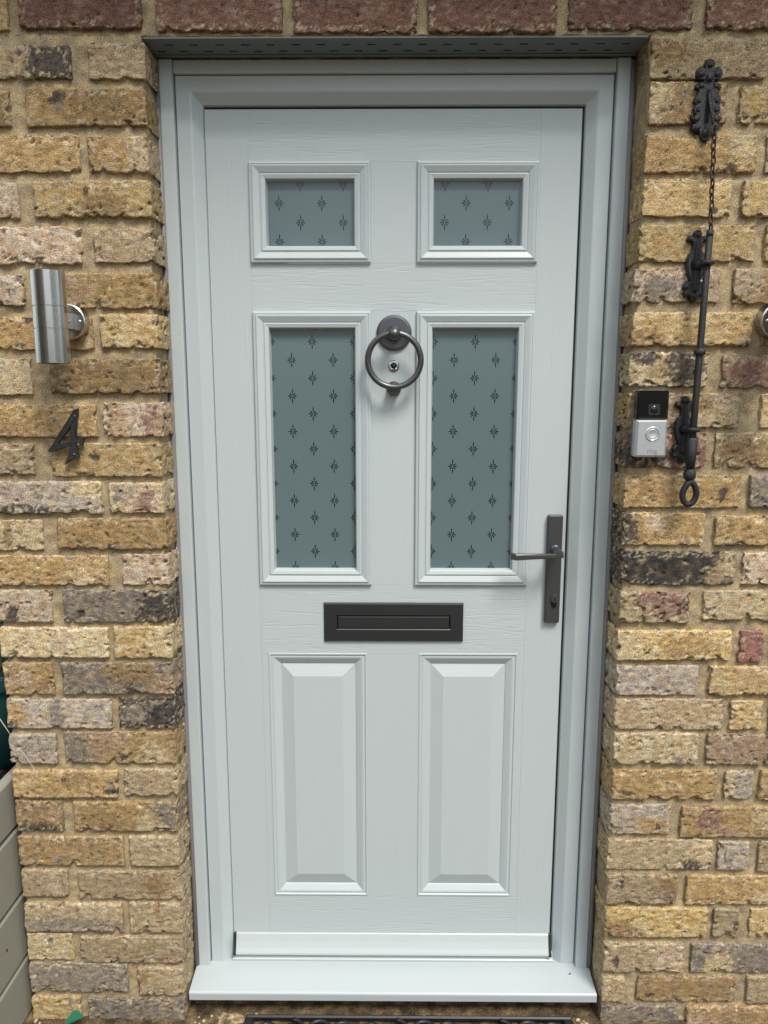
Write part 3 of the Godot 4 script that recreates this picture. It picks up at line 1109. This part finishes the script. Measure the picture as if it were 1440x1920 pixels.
func build_number():
	var t := thing("house_number", "black iron house number 4 screwed to the brickwork", "house number", Vector3(0, 0, 0))
	# outline of the numeral with its counter, as two overlapping strokes joined at the apex
	var diag := [Vector2(-0.5979, 1.3270), Vector2(-0.6035, 1.3253), Vector2(-0.6395, 1.2740), Vector2(-0.6490, 1.2596), Vector2(-0.6588, 1.2470), Vector2(-0.6543, 1.2451), Vector2(-0.6457, 1.2465), Vector2(-0.6283, 1.2525), Vector2(-0.6149, 1.2567), Vector2(-0.6144, 1.2643), Vector2(-0.6354, 1.2605), Vector2(-0.6360, 1.2630), Vector2(-0.6109, 1.2941), Vector2(-0.6025, 1.3083)]
	var stem := [Vector2(-0.5954, 1.3262), Vector2(-0.5979, 1.3270), Vector2(-0.6029, 1.3083), Vector2(-0.6109, 1.2941), Vector2(-0.6133, 1.2643), Vector2(-0.6149, 1.2567), Vector2(-0.6211, 1.2351), Vector2(-0.6268, 1.2258), Vector2(-0.6272, 1.2207), Vector2(-0.6173, 1.2283), Vector2(-0.6102, 1.2317), Vector2(-0.5991, 1.2330), Vector2(-0.6030, 1.2512), Vector2(-0.6048, 1.2618), Vector2(-0.5972, 1.2614), Vector2(-0.5950, 1.2567), Vector2(-0.5912, 1.2571), Vector2(-0.5872, 1.2723), Vector2(-0.5965, 1.2723), Vector2(-0.6026, 1.2689), Vector2(-0.6036, 1.2731), Vector2(-0.6008, 1.2966)]
	var z0 := 0.006
	put("slanting_stroke", plate_mesh(diag, z0, 0.0132, 0.0010), M.iron, t)
	put("stem", plate_mesh(stem, z0, 0.0140, 0.0010), M.iron, t)
	for p in [Vector3(-0.6075, 1.2405, 0.0138), Vector3(-0.6020, 1.3130, 0.0130)]:
		put("screw", lathe_mesh(p, Vector3(0, 0, 1), [Vector2(0.0026, 0.0), Vector2(0.0022, 0.0012), Vector2(0.0, 0.0016)], 14, true), M.pewter, t)
		put("fixing", lathe_mesh(Vector3(p.x, p.y, -0.006), Vector3(0, 0, 1), [Vector2(0.0030, 0.0), Vector2(0.0030, 0.014)], 10), M.black_metal, t)

func build_doorbell():
	var t := thing("video_doorbell", "black and silver video doorbell mounted on the bricks beside the door", "doorbell", Vector3(0.4800, 1.2995, 0.0))
	var w := 0.0585
	put("body", plate_mesh(rounded_rect(0, 0, w - 0.001, 0.1235, 0.004), -0.004, 0.0180, 0.0015), M.print_grey, t)
	put("camera_cover", plate_mesh(rounded_rect(0, 0.0350, w, 0.0530, 0.0035), 0.010, 0.0300, 0.0035), M.gloss_black, t)
	put("face_plate", plate_mesh(rounded_rect(0, -0.0270, w, 0.0700, 0.0035), 0.010, 0.0300, 0.0040), M.silver, t)
	var lens := put("lens_window", plate_mesh(rounded_rect(0.0020, 0.0265, 0.0215, 0.0205, 0.0035), 0.0298, 0.0308, 0.0004), M.lens_grey, t)
	put("lens", lathe_mesh(Vector3(0.0020, 0.0265, 0.0306), Vector3(0, 0, 1), [Vector2(0.0075, 0.0), Vector2(0.0070, 0.0008), Vector2(0.0040, 0.0016), Vector2(0.0, 0.0019)], 32, true), M.lens, lens)
	var bt := put("button_ring", lathe_mesh(Vector3(0.0015, -0.0185, 0.0298), Vector3(0, 0, 1), [Vector2(0.0140, 0.0), Vector2(0.0132, 0.0014), Vector2(0.0118, 0.0020), Vector2(0.0106, 0.0012), Vector2(0.0100, 0.0002)], 48, true), M.silver_bright, t)
	put("button", lathe_mesh(Vector3(0.0015, -0.0185, 0.0296), Vector3(0, 0, 1), [Vector2(0.0100, 0.0), Vector2(0.0096, 0.0010), Vector2(0.0086, 0.0016), Vector2(0.0078, 0.0012), Vector2(0.0, 0.0012)], 48, true), M.silver, bt)
	var tm := TextMesh.new()
	tm.text = "ring"
	var f := SystemFont.new()
	f.font_names = PackedStringArray(["Droid Sans"])
	tm.font = f
	tm.font_size = 64
	tm.pixel_size = 0.00017
	tm.depth = 0.0004
	put("lettering", tm, M.print_grey, t, Vector3(0.0022, -0.0505, 0.0301))

func mirror_outline(right: Array) -> Array:
	var out := []
	for p in right:
		out.append(p)
	for i in range(right.size() - 1, -1, -1):
		var p: Vector2 = right[i]
		if abs(p.x) > 0.0003:
			out.append(Vector2(-p.x, p.y))
	return out

func build_bell_pull():
	var t := thing("bell_pull", "ornate black iron bell pull with rusty chain and long rod", "bell pull", Vector3(0.5535, 1.20, 0.0))
	var o := Vector3(0.5535, 1.20, 0.0)
	# top escutcheon: fleur finials, a waist, and a slot for the crank
	var r1 := [[0, 137], [7, 135], [10, 128], [7.5, 121], [12, 124], [18, 124], [23, 117], [22.5, 108], [17, 102], [10, 102], [9, 97], [15, 98], [22, 95], [23.5, 89], [17, 86], [19, 80], [23, 74], [24.5, 66], [21, 62], [24.5, 55], [22, 47], [18, 44], [24, 44], [28, 39], [23, 35], [19, 31], [25, 28], [24, 21], [17, 17], [12, 17], [9, 8], [5, 2], [0, 0]]
	var a := []
	for v in r1:
		a.append(Vector2(v[0] * 0.001, v[1] * 0.001))
	var p1 := put("escutcheon", plate_mesh(mirror_outline(a), -0.004, 0.0075, 0.0022), M.iron, t, Vector3(0.5525, 1.7975, 0) - o)
	for b in [[0, 127, 6.5, 5], [-14, 112, 7, 5], [14, 112, 7, 5], [0, 105, 8, 7], [-13, 93, 6, 4], [13, 93, 6, 4], [-16, 68, 5, 4], [16, 68, 5, 4], [-16, 53, 5, 4], [16, 53, 5, 4], [-17, 39, 6.5, 4], [17, 39, 6.5, 4], [-15, 24, 6, 4], [15, 24, 6, 4], [0, 15, 8.5, 6]]:
		put("boss", lathe_mesh(Vector3(b[0] * 0.001, b[1] * 0.001, 0.006), Vector3(0, 0, 1), [Vector2(b[2] * 0.001, 0), Vector2(b[2] * 0.0008, b[3] * 0.0006), Vector2(b[2] * 0.0004, b[3] * 0.001), Vector2(0, b[3] * 0.00095)], 12, true), M.iron, p1)
	put("crank_slot", box_mesh(Vector3(-0.0045, 0.030, 0.005), Vector3(0.0045, 0.086, 0.0082), 0.001), M.hole, p1)
	put("crank_arm", tube_mesh([Vector3(0.001, 0.082, 0.007), Vector3(0.002, 0.06, 0.013), Vector3(0.005, 0.036, 0.019), Vector3(0.0085, 0.016, 0.021)], [0.003, 0.003, 0.0028, 0.0024], 8), M.iron, p1)
	# chain
	var link := []
	for i in 20:
		var an := TAU * i / 20
		link.append(Vector3(sin(an) * 0.0046, cos(an) * 0.0085, 0))
	var lm := tube_mesh(link, 0.0016, 7, true)
	var n := 14
	for i in n:
		var f := float(i) / (n - 1)
		var q := put("chain_link", lm, M.rust, t, Vector3(lerp(0.5612, 0.5632, f) + sin(i * 2.1) * 0.0006, lerp(1.8120, 1.6470, f), lerp(0.022, 0.0300, f)) - o)
		q.rotation.y = deg_to_rad((22.0 if i % 2 == 0 else 106.0) + 9.0 * sin(i * 3.3))
		q.rotation.z = 0.06 * sin(i * 1.7)
	# rod with collars
	put("rod", tube_mesh([Vector3(0.5628, 1.6410, 0.030) - o, Vector3(0.5600, 1.5000, 0.030) - o, Vector3(0.5575, 1.3500, 0.030) - o, Vector3(0.5550, 1.2100, 0.030) - o], [0.0060, 0.0060, 0.0062, 0.0068], 16), M.iron, t)
	put("rod_cap", tube_mesh([Vector3(0.5626, 1.6330, 0.030) - o, Vector3(0.5629, 1.6430, 0.030) - o], [0.0066, 0.0056], 14), M.iron, t)
	put("collar", lathe_mesh(Vector3(0.5589, 1.4300, 0.030) - o, Vector3(0.017, 1, 0), [Vector2(0.006, -0.007), Vector2(0.0095, -0.004), Vector2(0.0105, 0.0), Vector2(0.0095, 0.004), Vector2(0.006, 0.007)], 20, true), M.iron, t)
	# two guide plates with eyes round the rod
	var r2 := [[0, 64], [5, 62], [7.5, 56], [6, 50], [11, 54], [17, 53], [20, 46], [15, 42], [10, 42], [8, 36], [9, 26], [14, 22], [17, 12], [17, 0], [15, -12], [12, -20], [9, -26], [13, -28], [19, -31], [22, -38], [17, -42], [20, -48], [16, -55], [10, -51], [8, -55], [5, -62], [0, -64]]
	var c := []
	for v in r2:
		c.append(Vector2(v[0] * 0.001, v[1] * 0.001))
	var gm := plate_mesh(mirror_outline(c), -0.004, 0.0080, 0.0022)
	for pc in [Vector3(0.5515, 1.5850, 0), Vector3(0.5490, 1.2870, 0)]:
		var g := put("guide_plate", gm, M.iron, t, pc - o)
		for b in [[0, 55, 6, 5], [-14, 47, 5, 4], [14, 47, 5, 4], [-16, -36, 5, 4], [16, -36, 5, 4], [0, -54, 6, 5], [-15, -48, 4, 3]]:
			put("boss", lathe_mesh(Vector3(b[0] * 0.001, b[1] * 0.001, 0.0065), Vector3(0, 0, 1), [Vector2(b[2] * 0.001, 0), Vector2(b[2] * 0.0008, b[3] * 0.0006), Vector2(b[2] * 0.0004, b[3] * 0.001), Vector2(0, b[3] * 0.00095)], 12, true), M.iron, g)
		put("guide_rib", box_mesh(Vector3(-0.0045, -0.045, 0.006), Vector3(0.0045, 0.045, 0.0115), 0.002), M.iron, g)
		var rx := lerpf(0.5560, 0.5618, (pc.y - 1.25) / 0.37)
		var eye := []
		for i in 24:
			var an := TAU * i / 24
			eye.append(Vector3(rx - pc.x + sin(an) * 0.0090, 0.002, 0.030 + cos(an) * 0.0090))
		put("eye", tube_mesh(eye, 0.0048, 10, true), M.iron, g)
		put("eye_stem", tube_mesh([Vector3(0, 0.002, 0.004), Vector3((rx - pc.x) * 0.5, 0.002, 0.016), Vector3(rx - pc.x, 0.002, 0.0215)], [0.012, 0.0085, 0.0055], 12), M.iron, g)
	# socket, ball and pull loop at the foot
	put("socket", tube_mesh([Vector3(0.5566, 1.2740, 0.030) - o, Vector3(0.5560, 1.2440, 0.030) - o, Vector3(0.5550, 1.2180, 0.030) - o], [0.0098, 0.0095, 0.0088], 16), M.iron, t)
	put("ball", lathe_mesh(Vector3(0.5552, 1.2050, 0.030) - o, Vector3(0, 1, 0), [Vector2(0.0, -0.0135), Vector2(0.0065, -0.0115), Vector2(0.0105, -0.007), Vector2(0.0118, 0.0), Vector2(0.0105, 0.006), Vector2(0.0070, 0.0110), Vector2(0.0, 0.0130)], 24, true), M.iron, t)
	var lp := []
	for i in 32:
		var an := TAU * i / 32
		var wx := 0.0130 * (1.0 if cos(an) < 0 else 0.72 + 0.28 * (1.0 - cos(an)))
		lp.append(Vector3(0.5568 + sin(an) * wx, 1.1700 + cos(an) * 0.0215, 0.0315 + cos(an) * 0.002) - o)
	put("pull_loop", tube_mesh(lp, 0.0058, 12, true), M.iron, t)
	put("loop_neck", tube_mesh([Vector3(0.5555, 1.1955, 0.030) - o, Vector3(0.5560, 1.1860, 0.031) - o], [0.0055, 0.0065], 12), M.iron, t)

# ---------------------------------------------------------------- ground level
func build_mat():
	var t := thing("doormat", "black rubber scrollwork doormat lying below the sill", "doormat", Vector3(0.035, 0.006, 0.0))
	var w := 0.355
	var z0 := 0.0
	var z1 := 0.42
	put("border", box_mesh(Vector3(-w, 0, z0), Vector3(w, 0.012, z0 + 0.008), 0.003), M.rubber, t)
	put("border", box_mesh(Vector3(-w, 0, z1 - 0.02), Vector3(w, 0.012, z1), 0.003), M.rubber, t)
	for s in [-1.0, 1.0]:
		put("border", box_mesh(Vector3(s * (w - 0.010) - 0.010, 0, z0 + 0.0085), Vector3(s * (w - 0.010) + 0.010, 0.0118, z1 - 0.0205), 0.003), M.rubber, t)
	# scrolls
	var path := []
	var rad := []
	for i in 40:
		var f := i / 39.0
		var an := f * TAU * 1.35
		var rr := lerpf(0.0270, 0.006, f)
		path.append(Vector3(cos(an) * rr, 0.0055, sin(an) * rr))
		rad.append(lerpf(0.0052, 0.0042, f))
	var sm := tube_mesh(path, rad, 8)
	for i in 12:
		for j in 6:
			var q := put("scroll", sm, M.rubber, t, Vector3(-w + 0.048 + i * 0.0562, 0.0, 0.036 + j * 0.062))
			q.rotation.y = PI * 0.5 * ((i + j * 3) % 4)
			if (i + j) % 2 == 0:
				q.scale.x = -1.0
	for j in 5:
		put("bar", box_mesh(Vector3(-w + 0.0205, 0.001, 0.064 + j * 0.062), Vector3(w - 0.0205, 0.009, 0.070 + j * 0.062), 0.002), M.rubber, t)

func build_planter():
	var t := thing("timber_planter", "pale painted plank planter standing against the end of the brick wall", "planter", Vector3(-0.80, 0, 0))
	# long boards facing the path, and their ends
	var ys := [[0.004, 0.134], [0.142, 0.283], [0.291, 0.438], [0.446, 0.557]]
	for y in ys:
		put("board", box_mesh(Vector3(-0.024, y[0], -0.45), Vector3(0, y[1], 0.34), 0.004), M.board, t)
		put("board", box_mesh(Vector3(-0.60, y[0] + 0.001, 0.316), Vector3(-0.0245, y[1] - 0.001, 0.339), 0.004), M.board, t)
	put("post", box_mesh(Vector3(-0.07, 0.0, 0.27), Vector3(-0.025, 0.55, 0.3155), 0.003), M.board, t)
	put("liner", box_mesh(Vector3(-0.58, 0.01, -0.44), Vector3(-0.075, 0.52, 0.265), 0.003), M.soil, t)
	for p in [[0.214, 0.055], [0.214, -0.30], [0.37, 0.28], [0.06, 0.28]]:
		put("screw_hole", lathe_mesh(Vector3(-0.001, p[0], p[1]), Vector3(1, 0, 0), [Vector2(0.0035, 0.0), Vector2(0.0034, 0.0012), Vector2(0.0, 0.0011)], 12), M.hole, t)
	# a dark green plastic pot standing in the planter, with a wispy plant
	var pot := thing("plant_pot", "dark green plastic pot standing in the plank planter", "plant pot", Vector3(-0.955, 0.525, -0.19))
	put("body", lathe_mesh(Vector3.ZERO, Vector3.UP, [Vector2(0, 0.0), Vector2(0.105, 0.0), Vector2(0.126, 0.185), Vector2(0.126, 0.19)], 40, true), M.teal_plastic, pot)
	put("rim", lathe_mesh(Vector3(0, 0.185, 0), Vector3.UP, [Vector2(0.127, 0.0), Vector2(0.136, 0.002), Vector2(0.138, 0.028), Vector2(0.132, 0.032), Vector2(0.122, 0.030), Vector2(0.118, 0.012)], 40), M.teal_plastic, pot)
	put("soil", lathe_mesh(Vector3(0, 0.195, 0), Vector3.UP, [Vector2(0.120, 0.0), Vector2(0.05, 0.008), Vector2(0, 0.008)], 24), M.soil, pot)
	var pl := thing("potted_plant", "dark leafy plant with thin pale grass stems in the green pot", "plant", Vector3(-0.955, 0.720, -0.19))
	var st := begin()
	var g := RandomNumberGenerator.new()
	g.seed = 5
	for i in 520:
		var hgt := g.randf_range(0.01, 0.42)
		var an := g.randf() * TAU
		var rr := sqrt(g.randf()) * lerpf(0.09, 0.17, clampf(1.0 - abs(hgt - 0.2) / 0.25, 0, 1))
		var c := Vector3(cos(an) * rr, hgt, sin(an) * rr)
		var d := Vector3(cos(an) * 0.8 + g.randf_range(-0.5, 0.5), g.randf_range(-0.2, 0.8), sin(an) * 0.8 + g.randf_range(-0.5, 0.5)).normalized()
		var sd := d.cross(Vector3(g.randf_range(-1, 1), 1, g.randf_range(-1, 1))).normalized()
		var L := g.randf_range(0.03, 0.055)
		var wd := L * 0.22
		tri(st, c, c + d * L * 0.5 + sd * wd, c + d * L)
		tri(st, c, c + d * L, c + d * L * 0.5 - sd * wd)
	put("foliage", done(st), M.leaf, pl)
	for i in 9:
		var an := g.randf() * TAU
		put("stem", tube_mesh([Vector3(cos(an) * 0.03, 0, sin(an) * 0.03), Vector3(cos(an) * 0.05, 0.18, sin(an) * 0.05), Vector3(cos(an) * 0.08, 0.38, sin(an) * 0.08)], [0.004, 0.003, 0.0015], 6), M.leaf, pl)
	for v in [[0.150, -0.060, 0.21], [0.152, -0.010, 0.215], [0.158, -0.085, 0.22], [0.150, -0.035, 0.20], [0.160, 0.02, 0.21], [0.235, -0.130, 0.215]]:
		var e := Vector3(v[0], v[1], v[2])
		put("grass_stem", tube_mesh([Vector3(0.02, 0.02, 0.0), Vector3(0.09, 0.035 + e.y * 0.25, e.z * 0.6), e.lerp(Vector3(0.09, 0.0, e.z * 0.6), 0.35), e], [0.0012, 0.0010, 0.0008, 0.0004], 5), M.straw, pl)

func hedge(label: String, a: Vector3, b: Vector3, h: float, sd: int):
	var t := thing("hedge", label, "hedge", (a + b) * 0.5, "hedges across the front garden")
	var g := RandomNumberGenerator.new()
	g.seed = sd
	var along := (b - a)
	var L := along.length()
	var u := along / L
	var side := Vector3(-u.z, 0, u.x)
	var st := begin()
	for i in int(L * h * 900.0):
		var s := g.randf_range(-0.5, 0.5) * L
		var y := g.randf() * h
		var dp := g.randf_range(-0.35, 0.35) * (1.0 if y < h * 0.9 else 0.7)
		var c := u * s + side * dp + Vector3(0, y, 0)
		var d := Vector3(g.randf_range(-1, 1), g.randf_range(-0.5, 1), g.randf_range(-1, 1)).normalized()
		var w := d.cross(Vector3(g.randf_range(-1, 1), g.randf_range(-1, 1), g.randf_range(-1, 1))).normalized()
		var k := g.randf_range(0.05, 0.09)
		tri(st, c, c + d * k * 0.5 + w * k * 0.3, c + d * k)
		tri(st, c, c + d * k, c + d * k * 0.5 - w * k * 0.3)
	put("foliage", done(st), M.leaf, t)
	for i in int(L / 0.6):
		var s := (i + 0.5) / int(L / 0.6) - 0.5
		put("stem", tube_mesh([u * s * L, u * s * L + Vector3(0.03, h * 0.5, 0.02), u * s * L + Vector3(-0.02, h * 0.85, 0.0)], [0.03, 0.022, 0.012], 7), M.soil, t)

func build_garden():
	# what the steel lamps face: unseen house and hedges added to shape the light
	var nb := thing("added_house", "unseen brown rendered house added across the way to darken the low sky", "house", Vector3(-3.9, 0, 5.6))
	put("wall", box_mesh(Vector3(-10.0, 0, 0), Vector3(2.7, 4.6, 0.3), 0.01), M.brown_render, nb)
	put("roof", box_mesh(Vector3(-10.2, 4.605, -0.35), Vector3(2.9, 4.85, 0.6), 0.02), M.roofing, nb)
	for x in [-6.6, -3.9, -1.2]:
		for y in [0.9, 3.0]:
			var wf := put("window", box_mesh(Vector3(x, y, -0.03), Vector3(x + 1.1, y + 1.2, 0.02), 0.005), M.white_board, nb)
			put("pane", box_mesh(Vector3(x + 0.06, y + 0.06, -0.04), Vector3(x + 0.52, y + 1.14, -0.031), 0.002), M.lens, wf)
			put("pane", box_mesh(Vector3(x + 0.58, y + 0.06, -0.04), Vector3(x + 1.04, y + 1.14, -0.031), 0.002), M.lens, wf)
	hedge("unseen tall green hedge added beyond the bell pull for the wall light reflections", Vector3(2.9, 0, 0.5), Vector3(3.7, 0, 5.2), 4.2, 4)  # out of view, added as the dark band mirrored in the lamps
	hedge("unseen low green hedge added far off for the wall light reflections", Vector3(-1.5, 0, 9.2), Vector3(5.5, 0, 9.6), 2.2, 6)  # unseen, added to darken the horizon under the mirrored sky
	hedge("unseen tall green hedge added beyond the plank planter for the wall light reflections", Vector3(-3.2, 0, 0.5), Vector3(-3.6, 0, 4.6), 3.4, 8)  # unseen, added to close off bright sky at the lamp edge
	hedge("dark green hedge behind the plank planter, round the corner of the wall", Vector3(-3.2, 0, -1.7), Vector3(-1.15, 0, -1.5), 2.4, 9)
	# eaves over the door, above the picture
	var e := thing("eaves", "boarded roof eaves projecting over the door", "eaves", Vector3(0, 2.45, 0))
	for i in 3:
		put("soffit_board", box_mesh(Vector3(-2.2, 0.0, -0.05 + i * 0.115), Vector3(2.2, 0.018, 0.060 + i * 0.115), 0.002), M.white_board, e)
	put("fascia", box_mesh(Vector3(-2.2, -0.02, 0.297), Vector3(2.2, 0.16, 0.317), 0.003), M.white_board, e)
	put("roof_slope", box_mesh(Vector3(-2.2, 0.165, -0.3), Vector3(2.2, 0.20, 0.34), 0.004), M.roofing, e)

func build_small_things():
	# a stone showing in the ground beside the mat
	var pts := []
	for i in 22:
		var a := TAU * i / 22
		var wob := 1.0 + 0.22 * sin(a * 3.0 + 0.6) + 0.16 * sin(a * 5.0 + 2.0)
		pts.append(Vector2(cos(a) * 0.032 * wob, sin(a) * 0.022 * wob))
	var s := put("stone", plate_mesh(pts, 0.0, 0.0075, 0.003), M.pale_stone, self, Vector3(-0.355, -0.0005, 0.004))
	s.rotation.x = -PI / 2
	tag(s, "flat pale stone in the ground at the corner of the doormat", "stone")
	# a green leaf and a dry one at the foot of the wall
	var lf := thing("fallen_leaf", "folded blue-green leaf lying at the foot of the brick wall", "leaf", Vector3(-0.684, 0.004, 0.030))
	var st := begin()
	var n := 8
	for i in n:
		var f0 := float(i) / n
		var f1 := float(i + 1) / n
		for sd in [-1.0, 1.0]:
			var w0: float = sin(PI * f0) * 0.016 * sd
			var w1: float = sin(PI * f1) * 0.016 * sd
			var a0 := Vector3(-0.022 + 0.044 * f0, 0.010 + 0.020 * f0, 0.0)
			var a1 := Vector3(-0.022 + 0.044 * f1, 0.010 + 0.020 * f1, 0.0)
			var b0 := a0 + Vector3(w0 * 0.3, abs(w0) * 0.7, w0)
			var b1 := a1 + Vector3(w1 * 0.3, abs(w1) * 0.7, w1)
			if i == 0:
				tri(st, a0, b1, a1)
			elif i == n - 1:
				tri(st, a0, b0, a1)
			else:
				quad(st, a0, b0, b1, a1)
	put("blade", done(st), M.leaf_teal, lf)
	put("leaf_stalk", tube_mesh([Vector3(-0.022, 0.010, 0.0), Vector3(-0.036, 0.0, 0.004)], 0.0012, 6), M.leaf_teal, lf)
	var sh := put("seed_husk", lathe_mesh(Vector3.ZERO, Vector3(1, 0, -0.5), [Vector2(0, -0.004), Vector2(0.0012, -0.002), Vector2(0.0013, 0.001), Vector2(0, 0.004)], 7, true), M.rust, self, Vector3(0.3985, 0.0672, -0.061))
	tag(sh, "tiny dark seed husk lying on the pale grey door sill", "seed husk")
	# crumbs of mortar and dry bits swept into the corners
	var g := RandomNumberGenerator.new()
	g.seed = 9
	var spots := [[0.405, -0.004], [0.418, -0.002], [0.422, 0.006], [0.411, 0.010], [-0.425, -0.006], [-0.412, 0.004], [-0.430, 0.008], [-0.398, -0.010], [-0.420, 0.014], [-0.300, -0.012], [-0.235, -0.010], [0.070, -0.012], [0.145, -0.011], [-0.700, 0.028], [-0.768, 0.012], [-0.774, 0.020], [-0.779, 0.006]]
	for p in spots:
		var k := g.randf_range(0.0022, 0.0050)
		var st2 := begin()
		lathe(st2, Vector3.ZERO, Vector3(g.randf_range(-0.6, 0.6), 1, g.randf_range(-0.6, 0.6)), [Vector2(0, -k * 0.5), Vector2(k * 0.9, -k * 0.3), Vector2(k, k * 0.2), Vector2(k * 0.5, k * 0.7), Vector2(0, k * 0.8)], 6)
		var c := put("mortar_crumb", done(st2), M.crumb, self, Vector3(p[0], k * 0.4, p[1]))
		c.rotation.y = g.randf() * TAU
		c.scale.x = g.randf_range(0.8, 1.7)
		var where := "pale crumb on the ground between the sill and the doormat"
		if p[0] > 0.3:
			where = "pale crumb on the ground at the handle end of the doormat"
		elif p[0] < -0.69:
			where = "pale crumb on the ground at the foot of the plank planter"
		elif p[0] < -0.36:
			where = "pale crumb on the ground beside the flat pale stone"
		tag(c, where, "crumb", "crumbs on the ground")
